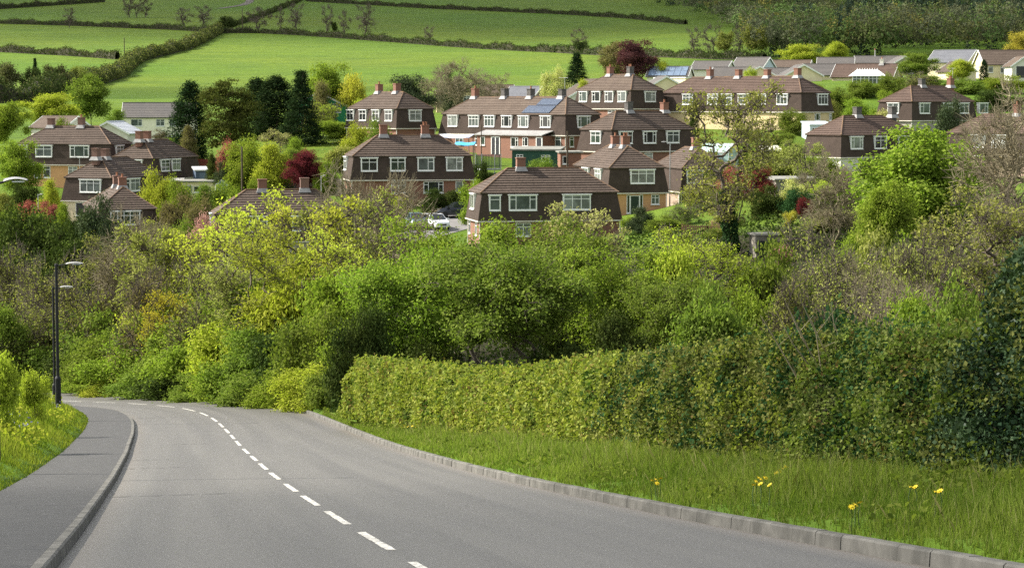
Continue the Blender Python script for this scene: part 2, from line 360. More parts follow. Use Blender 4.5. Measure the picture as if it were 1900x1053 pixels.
def kerb(name, side, w, h, joint, jit, i1, cover):
    rg = random.Random(5); mb = MB(); s = 1.0; e = WR if side > 0 else WL
    while s < RS[i1]:
        L = joint * rg.uniform(.97, 1.03)
        if rg.random() > cover * (s > 66):
            j = rg.uniform(-jit, jit); hz = h + rg.uniform(-jit, jit) * .6; q = []
            for ss in (s + .006, s + L * .5, s + L - .006):
                bx = lambda o, z: road_at(ss, side * (e + o + j), z)
                q += [bx(0, -.12), bx(0.012, hz - .02), bx(.035, hz), bx(w, hz), bx(w, -.12)]
            fs = [(r * 5 + k, r * 5 + k + 1, r * 5 + k + 6, r * 5 + k + 5) for r in (0, 1) for k in range(4)] + [(4, 3, 2, 1, 0), (10, 11, 12, 13, 14)]
            mb.add(q, fs if side < 0 else [f[::-1] for f in fs])
        s += L
    return mb.build(name, CONC, kind="structure")
kerb("kerb", 1, .15, .115, .92, .006, 300, 0)
kerb("kerb", -1, .135, .125, .915, .003, 330, 0)
PAINT = mat("road_paint", (.62, .60, .53), .7, (.22, .21, .19), 9, .1, lo=.46, hi=.62)
mb = MB(); rg = random.Random(2)
for k in range(-4, 21):
    if 0 <= k < 19: s0 = RS[np.argmin(((RC[:, :2] - np.array(cpts[k])[:2]) ** 2).sum(1))]
    elif k < 0: s0 = RS[np.argmin(((RC[:, :2] - np.array(cpts[0])[:2]) ** 2).sum(1))] + 6 * k
    else: s0 += 6
    for j in range(8):                                       # slightly ragged paint
        a, b_ = s0 + j * .5, s0 + j * .5 + .5
        w0 = .052 + rg.uniform(-.008, .006)
        mb.quad(road_at(a, -w0, .005), road_at(b_, -w0, .005), road_at(b_, w0, .005), road_at(a, w0, .005))
mb.f = [f[::-1] for f in mb.f]
mb.build("road_marking", PAINT, kind="structure")
SEAM = mat("tar_seam", (.035, .034, .033), .6)
mb = MB()
for px, py, o0, o1 in ((300, 911, -3.4, -1.1), (215, 862, -3.4, -1.9), (330, 821, -2.2, -.9), (250, 771, -3.2, -1.2), (290, 848, -3.3, -2.2)):
    d = np.interp(py, [q[1] for q in DASH][::-1], [q[2] for q in DASH][::-1]); i = int(np.argmin(abs(RC[:, 1] - d))); q = 12
    for k in range(q):
        a, c2 = o0 + (o1 - o0) * k / q, o0 + (o1 - o0) * (k + 1) / q; w1 = .03 + .02 * math.sin(k * 2.1)
        A = [(RC[i, 0] + RN[i, 0] * o + tg[i, 0] * s, RC[i, 1] + RN[i, 1] * o + tg[i, 1] * s, RC[i, 2] - .035 * (o / WR) ** 2 + .005 - .13 * s) for o, s in ((a, -w1), (c2, -w1), (c2, w1), (a, w1))]
        mb.quad(*A)
mb.build("tar_seam", SEAM, kind="structure")
# ------------------------------------------------------------------ houses
def roof_mat(name, c1, c2, c3, lich=(.30, .17, .06)):
    if name in _M: return _M[name]
    m, nt, N, Lk, b = nodes_of(name); b.inputs["Roughness"].default_value = .85; b.inputs["Specular IOR Level"].default_value = .25
    co = objco(nt); c = mixcol(nt, ramp(nt, noise(nt, .5, 5, co, .65), .35, .7), c1, c2)
    br = N.new("ShaderNodeTexBrick"); Lk.new(objco(nt, (3, 3, 6.0)), br.inputs["Vector"]); br.inputs["Scale"].default_value = 1
    c = mixcol(nt, ramp(nt, noise(nt, 6, 2, co), .45, .75), c, c3)
    c = mixcol(nt, ramp(nt, noise(nt, 1.6, 7, co, .8), .63, .74), c, lich)
    Lk.new(c, b.inputs["Base Color"]); _M[name] = m; return m
ROOF = roof_mat("roof_tile_brown", (.078, .057, .043), (.112, .083, .064), (.042, .030, .024), (.2,.12,.05))
ROOF2 = roof_mat("roof_tile_pale", (.135, .102, .077), (.10, .073, .056), (.07, .05, .038), (.27, .17, .08))
ROOFR = roof_mat("roof_tile_red", (.090, .060, .046), (.122, .082, .063), (.05, .034, .028), (.2,.12,.05))
ROOFG = roof_mat("roof_tile_grey", (.135, .122, .11), (.105, .098, .095), (.08, .075, .07), (.19, .16, .11))
ROOFS = roof_mat("roof_slate", (.16, .165, .18), (.12, .125, .14), (.10, .10, .11), (.2, .19, .17))
RIDGE = mat("ridge_tile", (.105, .068, .05), .85, (.17, .10, .05), 1.2)
m, nt, N, Lk, b = nodes_of("hung_tiles"); b.inputs["Roughness"].default_value = .9; b.inputs["Specular IOR Level"].default_value = .2
co = objco(nt); c = mixcol(nt, ramp(nt, noise(nt, .9, 6, co, .7), .3, .7), (.046, .033, .026), (.078, .056, .045))
c = mixcol(nt, ramp(nt, noise(nt, 9, 3, co, .7), .5, .8), c, (.02, .015, .012)); c = mixcol(nt, ramp(nt, noise(nt, 2.2, 6, objco(nt, (1, 1, .5)), .75), .62, .78), c, (.085, .07, .05))
Lk.new(c, b.inputs["Base Color"])
wv = N.new("ShaderNodeTexWave"); wv.bands_direction = 'Z'; wv.wave_profile = 'SAW'; wv.inputs["Scale"].default_value = 1.75; Lk.new(co, wv.inputs["Vector"]); bump(nt, b, wv.outputs["Fac"], .5, .04)
HUNG = m
def brick(name, c1, c2):
    m, nt, N, Lk, b = nodes_of(name); b.inputs["Roughness"].default_value = .88
    co = objco(nt); sx = N.new("ShaderNodeSeparateXYZ"); Lk.new(co, sx.inputs[0]); ad = N.new("ShaderNodeMath"); Lk.new(sx.outputs[0], ad.inputs[0]); Lk.new(sx.outputs[1], ad.inputs[1])
    cb = N.new("ShaderNodeCombineXYZ"); Lk.new(ad.outputs[0], cb.inputs[0]); Lk.new(sx.outputs[2], cb.inputs[1])
    br = N.new("ShaderNodeTexBrick"); Lk.new(cb.outputs[0], br.inputs["Vector"]); br.inputs["Scale"].default_value = 4.4; br.inputs["Mortar Size"].default_value = .018
    br.inputs["Color1"].default_value = (*c1, 1); br.inputs["Color2"].default_value = (*c2, 1); br.inputs["Mortar"].default_value = (.2, .16, .12, 1)
    c = mixcol(nt, ramp(nt, noise(nt, .8, 5, co), .35, .7), br.outputs[0], (.12, .06, .045)); mx = mixcol(nt, .6, c, br.outputs[0]); Lk.new(mx, b.inputs["Base Color"]); return m
BRICK = brick("red_brick", (.25, .10, .058), (.19, .075, .045)); BRICK2 = brick("brown_brick", (.20, .10, .07), (.15, .075, .055))
GREYST = mat("grey_stack", (.12, .11, .10), .9, (.07, .065, .06), 4)
WALLS = dict(brick=BRICK, cream=mat("cream_render", (.74, .64, .42), .9, (.66, .56, .36), 1.2), yellow=mat("yellow_render", (.60, .48, .27), .9, (.52, .41, .23), 1.2),
             orange=mat("orange_render", (.56, .31, .15), .9, (.5, .28, .13), 1.2), grey=mat("grey_render", (.36, .33, .28), .9, (.3, .27, .23), 1.2), white=mat("white_render", (.68, .66, .58), .9, (.6, .57, .48), 1.0),
             pink=mat("pink_render", (.40, .29, .22), .9, (.34, .24, .19), 1.2), green=mat("green_boards", (.035, .30, .14), .7, (.03, .25, .12), 3, vecscale=(1, 1, 6)), blue=mat("pale_blue_boards", (.50, .58, .66), .8, (.45, .53, .6), 3),
             pebble=mat("pebbledash", (.84, .79, .62), .95, (.76, .71, .56), 1.5, detail=8))
WHITE = mat("white_upvc", (.78, .78, .75), .45, (.72, .72, .68), 3); FASCIA = mat("white_gutter", (.62, .58, .50), .6, (.5, .46, .38), 2); LEAD = mat("lead_sheet", (.22, .215, .21), .6, (.32, .31, .29), 3)
DRAIN = mat("downpipe_white", (.66, .64, .58), .6)
def glass(name, col, spec=.5):
    if name in _M: return _M[name]
    m, nt, N, Lk, b = nodes_of(name); b.inputs["Roughness"].default_value = .08; b.inputs["Specular IOR Level"].default_value = spec
    c = mixcol(nt, ramp(nt, noise(nt, 1.1, 3, objco(nt), .6), .4, .6), col, tuple(q * .55 for q in col)); Lk.new(c, b.inputs["Base Color"]); _M[name] = m; return m
GLASS = [glass("pane_dark", (.03, .034, .032)), glass("pane_grey", (.10, .12, .11)), glass("pane_net", (.24, .26, .23)), glass("pane_green", (.045, .07, .05))]
# style: (mullion positions, columns with a top light, top-light height)
STY = {'Q': ((.5,), (0, 1), .68), 'B': ((.64,), (1,), .68), 'b': ((.36,), (0,), .68), 'C': ((.24, .76), (0, 2), .72), 'T': ((.33, .66), (0, 1, 2), .72), 'S': ((), (0,), .72), 'P': ((), (), .7), '2': ((.5,), (), .7), 'W': ((.3, .7), (0, 1, 2), .7)}
class Face:
    def __init__(s, A, B, side):
        s.o = Vector((-A / 2, -B / 2, 0)); s.d = Vector((1, 0, 0)) if side == 'R' else Vector((0, 1, 0)); s.n = Vector((0, -1, 0)) if side == 'R' else Vector((-1, 0, 0)); s.flip = side == 'L'
    def T(s, t, z, out=0.0):
        p = s.o + s.d * t + s.n * out
        return Matrix(((s.d.x, -s.n.x, 0, p.x), (s.d.y, -s.n.y, 0, p.y), (0, 0, 1, z), (0, 0, 0, 1)))   # local: x along wall, y inwards, z up
def window(root, T, w, h, sty, gi, depth=.5, dormer=True, rg=random, name="window", frame=None):
    mb = MB(); mul, tops, th = STY[sty]; f = .062; bd = mb.box
    bd(-w / 2, w / 2, 0, .1, -.05, f, T); bd(-w / 2, w / 2, 0, .1, h - f, h, T); bd(-w / 2, -w / 2 + f, 0, .1, f, h - f, T); bd(w / 2 - f, w / 2, 0, .1, f, h - f, T)
    xs = [-w / 2 + f] + [-w / 2 + q * w for q in mul] + [w / 2 - f]
    for q in xs[1:-1]: bd(q - .032, q + .032, .004, .1, f, h - f, T)
    for i in range(len(xs) - 1):
        a = xs[i] + (0.032 if i else 0); c = xs[i + 1] - (.032 if i < len(xs) - 2 else 0)
        if i in tops: bd(a, c, .006, .1, h * th - .028, h * th + .028, T)
        elif sty != 'P': pass
    if dormer:
        bd(-w / 2 - .06, -w / 2, .03, depth, -.04, h, T); bd(w / 2, w / 2 + .06, .03, depth, -.04, h, T)
        bd(-w / 2 - .14, w / 2 + .14, -.06, depth, h, h + .09, T)
        bd(-w / 2 - .06, w / 2 + .06, -.07, .06, -.11, -.05, T)
    else:
        bd(-w / 2 - .05, w / 2 + .05, -.06, .08, -.11, -.05, T)
    o = mb.build(name, frame or WHITE, root)
    pm = MB()
    pm.box(-w / 2 + f * .5, w / 2 - f * .5, .02, .045, f * .5, h - f * .5, T)
    pm.build("pane", GLASS[gi], o)
    return o
def course_roof(mb, pl, n, step=.03, rg=random):
    """one roof plane (eave a-b, top d-c) laid in n stepped courses."""
    a, b, c, d = [Vector(p) for p in pl]; nr = (b - a).cross((d - a) if (d - a).length > .01 else (c - a)).normalized()
    if nr.z < 0: nr = -nr
    for i in range(n):
        t0, t1 = i / n, (i + 1) / n; up = nr * step * rg.uniform(.8, 1.2)
        p0, p1 = a.lerp(d, t0), b.lerp(c, t0); q1, q0 = b.lerp(c, t1), a.lerp(d, t1)
        mb.quad(p0 + up, p1 + up, q1 + nr * .004, q0 + nr * .004); mb.quad(p0, p1, p1 + up, p0 + up)
def stack(root, p, w=.78, h=1.25, m=None, pots=1, aerial=0, d=.66, rg=random):
    mb = MB(); x, y, z = p; mb.box(x - w / 2, x + w / 2, y - d / 2, y + d / 2, z - .75, z + h); mb.box(x - w / 2 - .05, x + w / 2 + .05, y - d / 2 - .05, y + d / 2 + .05, z + h, z + h + .1)
    o = mb.build("chimney", m or BRICK, root)
    for k in range(pots):
        q = MB(); q.lathe([(.1, 0), (.12, .03), (.1, .06), (.095, .26), (.12, .3), (.12, .34), (.08, .34), (.08, .1)], 10, (x + (k - (pots - 1) / 2) * .27, y, z + h + .1)); q.build("chimney_pot", mat("terracotta", (.34, .15, .08), .85, (.25, .11, .06), 5), o)
    fl = MB(); fl.frustum((x - w / 2 - .18, x + w / 2 + .18, y - d / 2 - .24, y + d / 2 + .24), (x - w / 2 - .03, x + w / 2 + .03, y - d / 2 - .03, y + d / 2 + .03), z - .24, z + .16); fl.build("flashing", LEAD, o)
    if aerial:
        ae = MB(); ae.tube([(x + w / 2 + .03, y, z + .5), (x + w / 2 + .03, y, z + h + 1.5)], .022, 5); ae.tube([(x - .4, y, z + h + 1.45), (x + .9, y, z + h + 1.45)], .018, 5)
        for k in range(6): ae.tube([(x - .35 + k * .22, y - .22, z + h + 1.45), (x - .35 + k * .22, y + .22, z + h + 1.45)], .01, 4)
        ae.build("aerial", mat("aluminium", (.5, .5, .5), .4, metal=.8), o)
    return o
MH, INS, RISE = 2.45, .42, 2.1
def along(root_loc, a, A, B, side, px):
    """distance from the near corner at which a wall is crossed by a photo column."""
    f = Face(A, B, side); rot = Matrix.Rotation(a, 3, 'Z'); c = rot @ f.o + root_loc; u = rot @ f.d
    k = (px - CX) / FPX * (CP - SP * c.z / c.y); return (k * c.y - c.x) / (u.x - k * u.y)
def cornish(key, label, wall, ups, grs=(), chim=(), roofm=None, cat="house", group=None, potsm=None):
    loc, a, A, B = HPOS[key]; rg = random.Random(hash(key) % 1000 if False else sum(map(ord, key)))
    root = empty("house", loc, a, label, cat, group); roofm = roofm or ROOF
    gi = .24
    mb = MB(); mb.box(-A / 2 + gi, A / 2 - gi, -B / 2 + gi, B / 2 - gi, -1.2, HG + .05); mb.build("wall", WALLS[wall], root)
    mb = MB(); mb.frustum((-A / 2, A / 2, -B / 2, B / 2), (-A / 2 + INS, A / 2 - INS, -B / 2 + INS, B / 2 - INS), HG, HG + MH); mb.build("tile_hung_wall", HUNG, root)
    ou = .03
    mb = MB(); z0, z1 = HG - .12, HG + .0
    for x0, x1, y0, y1 in ((-A / 2 - ou, A / 2 + ou, -B / 2 - ou, -B / 2 + .2), (-A / 2 - ou, A / 2 + ou, B / 2 - .2, B / 2 + ou), (-A / 2 - ou, -A / 2 + .2, -B / 2 + .2, B / 2 - .2), (A / 2 - .2, A / 2 + ou, -B / 2 + .2, B / 2 - .2)): mb.box(x0, x1, y0, y1, z0, z1 - .003)
    mb.build("gutter", FASCIA, root)
    # hipped roof in stepped courses
    oh = .16; ex, ey = A / 2 - INS + oh, B / 2 - INS + oh; ze = HG + MH; mb = MB(); n = 10
    if A >= B: r = ex - ey; r0, r1 = Vector((-r, 0, ze + RISE)), Vector((r, 0, ze + RISE))
    else: r = ey - ex; r0, r1 = Vector((0, -r, ze + RISE)), Vector((0, r, ze + RISE))
    e = [Vector((-ex, -ey, ze)), Vector((ex, -ey, ze)), Vector((ex, ey, ze)), Vector((-ex, ey, ze))]
    tops = [(r0, r1), (r1, r1), (r1, r0), (r0, r0)] if A >= B else [(r0, r0), (r0, r1), (r1, r1), (r1, r0)]
    for i in range(4):
        d_, c_ = tops[i]; course_roof(mb, (e[i], e[(i + 1) % 4], c_, d_), n, .06, rg)
    mb.quad(*[p - Vector((0, 0, .06)) for p in e])
    for i in range(4): mb.quad(e[i] - Vector((0, 0, .06)), e[(i + 1) % 4] - Vector((0, 0, .06)), e[(i + 1) % 4], e[i])
    roof = mb.build("roof", roofm, root)
    mb = MB(); up = Vector((0, 0, .03)); near_r = lambda i: tops[i][0]
    for i in range(4): mb.tube([e[i] + up, tops[i][0] + up], .075, 6)
    mb.tube([r0 + up * 1.2, r1 + up * 1.2], .085, 6); mb.build("ridge_tiles", RIDGE, roof)
    # windows
    for side, px, w, sty, g in ups:
        f = Face(A, B, side); t = along(loc, a, A, B, side, px); z = HG + .95
        window(root, f.T(t, z, -.12), w, 1.3, sty, g, .5, True, rg)
    for q in grs:
        side, px, w, sty, g = q[:5]; f = Face(A, B, side); t = along(loc, a, A, B, side, px)
        if sty == 'D':
            dm = MB(); T = f.T(t, 0, -gi + .04); dm.box(-w / 2, w / 2, 0, .1, 0, 2.05, T); dr = dm.build("door", g, root)
            fm = MB(); fm.box(-w / 2 - .08, -w / 2, -.012, .1, 0, 2.12, T); fm.box(w / 2, w / 2 + .08, -.012, .1, 0, 2.12, T); fm.box(-w / 2, w / 2, -.012, .1, 2.05, 2.12, T); fm.box(w / 2 - .16, w / 2 - .1, -.05, 0, .95, 1.15, T); fm.build("door_frame", WHITE, dr)
        else:
            h = q[5] if len(q) > 5 else 1.15; zt = 2.18
            window(root, f.T(t, zt - h, -gi + .05), w, h, sty, g, .3, False, rg)
    # chimneys, by photo column along the ridge
    for q in chim:
        px, mm, pots, ae = q; ft = along(loc + Matrix.Rotation(a, 3, 'Z') @ (Vector((0, B / 2, 0)) if A >= B else Vector((A / 2, 0, 0))), a, A, B, 'R' if A >= B else 'L', px)
        p = Vector((-A / 2 + ft, 0, ze + RISE)) if A >= B else Vector((0, -B / 2 + ft, ze + RISE))
        stack(root, p, m=mm, pots=pots, aerial=ae, h=rg.uniform(.85, 1.05), rg=rg)
    for sx, sy in ((-1, -1), (1, -1), (-1, 1)):
        mb = MB(); mb.tube([(sx * (A / 2 - gi + .05) , sy * (B / 2 - gi + .05), 0), (sx * (A / 2 - gi + .05), sy * (B / 2 - gi + .05), HG - .1)], .045, 6); mb.build("downpipe", DRAIN, root)
    return root, loc, a, A, B
RED, GR = BRICK, GREYST
DOOR_G = mat("door_green", (.012, .03, .022), .4); DOOR_W = mat("door_white", (.7, .7, .68), .5); DOOR_B = mat("door_dark", (.03, .03, .035), .4)
house1 = cornish("h1", "nearest brown mansard house, red brick ground floor and one chimney, above the green thicket", "brick",
        [('L', 873, 1.9, '2', 1), ('R', 919, .95, 'S', 1), ('R', 971, 2.45, 'C', 1), ('R', 1071, 2.45, 'T', 2)], [('R', 972, 1.4, 'Q', 2), ('R', 919, .9, 'S', 2, 1.6), ('L', 867, .8, 'S', 1), ('L', 879, .8, 'S', 1)], [(966, RED, 0, 0)])
cornish("h2", "brown mansard house with four upper windows and brick ground floor, behind the parked cars", "brick",
        [('L', 638, 2.0, 'Q', 1), ('R', 686, 1.65, 'Q', 0), ('R', 739, 1.5, 'Q', 3), ('R', 791, 1.65, 'B', 1), ('R', 844, 1.65, 'B', 2)], [('R', 805, 2.1, 'C', 0), ('R', 853, .8, 'P', 2), ('R', 740, 1.5, 'Q', 1)], [(712, RED, 0, 0), (789, RED, 2, 0)])
cornish("h3", "brown mansard house below the dark round evergreen, lit side with four windows", "brick",
        [('L', 648, 1.6, 'Q', 0), ('L', 671, 1.6, 'Q', 0), ('L', 695, 1.6, 'Q', 0), ('L', 719, 1.6, 'Q', 0), ('R', 772, 1.75, 'Q', 2)], [], [(704, RED, 1, 0), (737, RED, 0, 0)], ROOF)
house4 = cornish("h4", "long brown mansard terrace with solar panels and four chimneys", "brick",
        [('L', 838, 1.75, 'B', 2), ('L', 877, 1.8, 'T', 1), ('L', 906, 1.8, 'T', 1), ('L', 938, 1.75, 'C', 0), ('L', 969, 1.75, 'C', 1), ('L', 1010, 1.75, 'C', 0), ('R', 1085, 2.0, 'C', 1)],
        [('R', 1063, .7, 'S', 0), ('L', 1033, 1.0, 'S', 1), ('L', 850, 1.5, 'Q', 1), ('L', 885, 1.2, 'Q', 0)], [(882, RED, 1, 0), (937, GR, 0, 0), (985, GR, 1, 0), (1043, GR, 0, 1)], ROOF2)
cornish("h5", "pale-roofed mansard house below the purple tree, four windows along its sunny side", "brick",
        [('L', 1080, 1.6, 'B', 1), ('L', 1104, 1.6, 'B', 0), ('L', 1128, 1.6, 'B', 0), ('L', 1152, 1.6, 'B', 1), ('R', 1208, 1.8, 'B', 2)], [('L', 1133, 1.6, 'Q', 0)], [(1132, RED, 1, 0), (1169, GR, 2, 0)], ROOF2)
cornish("h6", "brown mansard house with one grey and one red chimney, half hidden by the ivy-clad tree", "brick",
        [('L', 1103, 1.75, 'Q', 3), ('R', 1163, 1.8, 'B', 0), ('R', 1207, 1.8, 'C', 0), ('R', 1250, 1.8, 'Q', 1)], [('R', 1205, 1.3, 'S', 2)], [(1166, GR, 0, 0), (1232, RED, 1, 0)])
cornish("h7", "brown mansard house with orange rendered ground floor and dark green front door", "orange",
        [('L', 1083, 1.8, 'Q', 1), ('L', 1106, 1.8, 'Q', 2), ('R', 1193, 2.45, 'T', 2)], [('R', 1179, .85, 'D', DOOR_G), ('R', 1167, .35, 'P', 0, 1.8), ('R', 1191, .35, 'P', 0, 1.8), ('R', 1217, .85, 'Q', 1, .95)], [(1141, RED, 1, 0), (1160, RED, 2, 0)])
cornish("h8", "long mansard terrace with yellow rendered ground floor, seen behind the ivy-clad tree", "yellow",
        [('L', 1274, 1.75, 'T', 1), ('L', 1320, 1.75, 'Q', 2), ('L', 1346, 1.75, 'Q', 1), ('L', 1377, 1.75, 'Q', 1), ('L', 1409, 1.75, 'T', 2), ('L', 1449, 1.75, 'T', 1), ('R', 1528, 1.9, 'T', 0)],
        [('R', 1519, 1.1, 'C', 0, .9), ('R', 1543, .55, 'Q', 0, .9)], [(1317, RED, 1, 0), (1370, RED, 0, 0), (1423, RED, 0, 0), (1479, RED, 0, 0)], ROOFR)
cornish("h9", "mansard house behind the dark yew, one grey and one red chimney against green hedge", "grey",
        [('L', 1655, 1.9, 'Q', 1), ('R', 1717, 1.85, 'b', 1), ('R', 1760, 1.8, 'Q', 1), ('R', 1790, 1.8, 'Q', 1), ('R', 1826, 1.7, 'B', 1)], [], [(1709, GR, 0, 0), (1762, RED, 2, 1)], ROOFR)
cornish("h10", "dark-fronted mansard house with two grey chimneys behind the bright green tree", "white",
        [('R', 1591, 1.75, 'C', 2), ('R', 1635, 1.75, 'Q', 0), ('R', 1680, 1.75, 'Q', 1)], [('R', 1600, 1.2, 'Q', 1)], [(1589, GR, 0, 0), (1654, GR, 0, 0)], ROOFR)
cornish("h11", "pinkish mansard house at the right edge, mostly behind bare branches", "pink", [('L', 1812, 1.7, 'B', 2), ('L', 1850, 1.7, 'B', 2)], [], [(1885, RED, 1, 0)], ROOFR)
cornish("h12", "wide mansard house with orange ground floor behind the leafy green tree at left", "orange",
        [('L', 36, 1.9, 'Q', 0), ('L', 81, 2.1, 'Q', 1), ('L', 147, 2.4, 'C', 3), ('R', 226, 1.9, 'Q', 1)], [('L', 86, .9, 'S', 0, 1.35), ('L', 68, .9, 'S', 1, 1.35), ('L', 134, 1.2, 'Q', 2)], [(97, BRICK2, 0, 0), (153, BRICK2, 1, 0)], ROOF)
cornish("h13", "small mansard house with two windows in its right side, behind the lime bushes", "cream",
        [('L', 245, 2.5, 'T', 0), ('R', 310, 2.0, 'Q', 1), ('R', 330, 2.0, 'Q', 2)], [], [(260, RED, 0, 0), (275, RED, 0, 0)], ROOF)
cornish("h14", "mansard house with cream ground floor beside the dark olive bush", "cream",
        [('L', 167, 2.5, 'T', 1), ('R', 235, 2.0, 'Q', 1), ('R', 254, 2.0, 'Q', 2)], [('L', 148, 1.2, 'P', 0, 1.4)], [(180, BRICK2, 0, 0), (197, BRICK2, 0, 0)], ROOF)
cornish("h15", "mansard house with the lowest roof at left, half sunk behind the olive bush", "cream",
        [('R', 220, 1.3, '2', 1), ('R', 243, 1.9, 'Q', 3)], [], [(219, BRICK2, 1, 0), (229, RED, 1, 0)], ROOF)
cornish("h16", "brown-roofed mansard house hidden to its eaves behind the yellow budding tree", "grey",
        [('L', 388, 1.6, 'Q', 2), ('R', 440, 1.6, 'Q', 1), ('R', 480, 1.6, 'Q', 1), ('R', 560, 1.6, 'B', 1), ('R', 610, 1.6, 'B', 1)], [], [(488, RED, 0, 0), (566, BRICK2, 0, 0)], ROOF)
cornish("h17", "mansard house behind the ivy-clad tree, just right of the orange-based house", "pink", [('R', 1290, 1.7, 'Q', 1), ('R', 1330, 1.7, 'Q', 1)], [('R', 1284, 1.0, 'Q', 0), ('R', 1268, .9, 'P', 0, 1.8), ('R', 1305, .9, 'Q', 1)], [(1290, RED, 0, 0)], ROOF)
# solar panels and the brick back extension on the long terrace
root, loc, a, A, B = house4
roof4 = [c for c in root.children if c.name.startswith("roof")][0]
ey_ = A / 2 - INS + .16; nrm = Vector((-RISE, 0, ey_)).normalized()
def roof4_pt(t, s, out): return Vector((-ey_ * (1 - s), -B / 2 + t, HG + MH + RISE * s)) + nrm * out
SOLAR = mat("solar_cell", (.035, .05, .085), .18, (.05, .07, .11), 2, spec=.6); 
for t0, t1, s0, s1 in ((3.3, 8.2, .05, .46), (3.3, 7.0, .50, .86)):
    mb = MB(); q = [roof4_pt(t0, s0, .13), roof4_pt(t1, s0, .13), roof4_pt(t1, s1, .13), roof4_pt(t0, s1, .13)]; w_ = [p - nrm * .06 for p in q]
    mb.add(q + w_, [(0, 1, 2, 3), (7, 6, 5, 4), (0, 4, 5, 1), (1, 5, 6, 2), (2, 6, 7, 3), (3, 7, 4, 0)]); mb.build("solar_panel", SOLAR, roof4)
f = Face(A, B, 'L'); t0, t1 = sorted((along(loc, a, A, B, 'L', 903), along(loc, a, A, B, 'L', 1024)))
mb = MB(); T = f.T(0, 0, 0); mb.box(t0, t1, -1.6, .3, -1.2, 2.3, T); ext = mb.build("extension", BRICK, root)
mb = MB(); mb.add([T @ Vector(p) for p in ((t0 - .2, -1.85, 2.3), (t1 + .2, -1.85, 2.3), (t1 + .2, .15, 2.85), (t0 - .2, .15, 2.85), (t0 - .2, -1.85, 2.42), (t1 + .2, -1.85, 2.42), (t1 + .2, .15, 2.95), (t0 - .2, .15, 2.95))],
       [(0, 1, 2, 3), (7, 6, 5, 4), (0, 4, 5, 1), (1, 5, 6, 2), (2, 6, 7, 3), (3, 7, 4, 0)]); mb.build("lean_to_roof", LEAD, ext)
for px, w, sty, g, h in ((973, 1.3, 'b', 0, 1.15), (993, 1.0, 'B', 0, 1.05), (914, .8, 'P', 3, 1.0)):
    window(root, f.T(along(loc, a, A, B, 'L', px), 2.1 - h, 1.65), w, h, sty, g, .3, False)
for px, w, dm_ in ((938, 1.5, DOOR_B), (1019, 1.0, DOOR_B)):
    T2 = f.T(along(loc, a, A, B, 'L', px), 0, 1.65); mb = MB(); mb.box(-w / 2, w / 2, 0, .08, 0, 2.05, T2); dr = mb.build("door", dm_, root)
    mb = MB(); [mb.box(x - .06, x + .06, -.02, .06, 0, 2.1, T2) for x in ((-w / 2, 0, w / 2) if w > 1.2 else (-w / 2, w / 2))]; mb.box(-w / 2 - .06, w / 2 + .06, -.025, .06, 2.05, 2.15, T2); mb.build("door_frame", WHITE, dr)
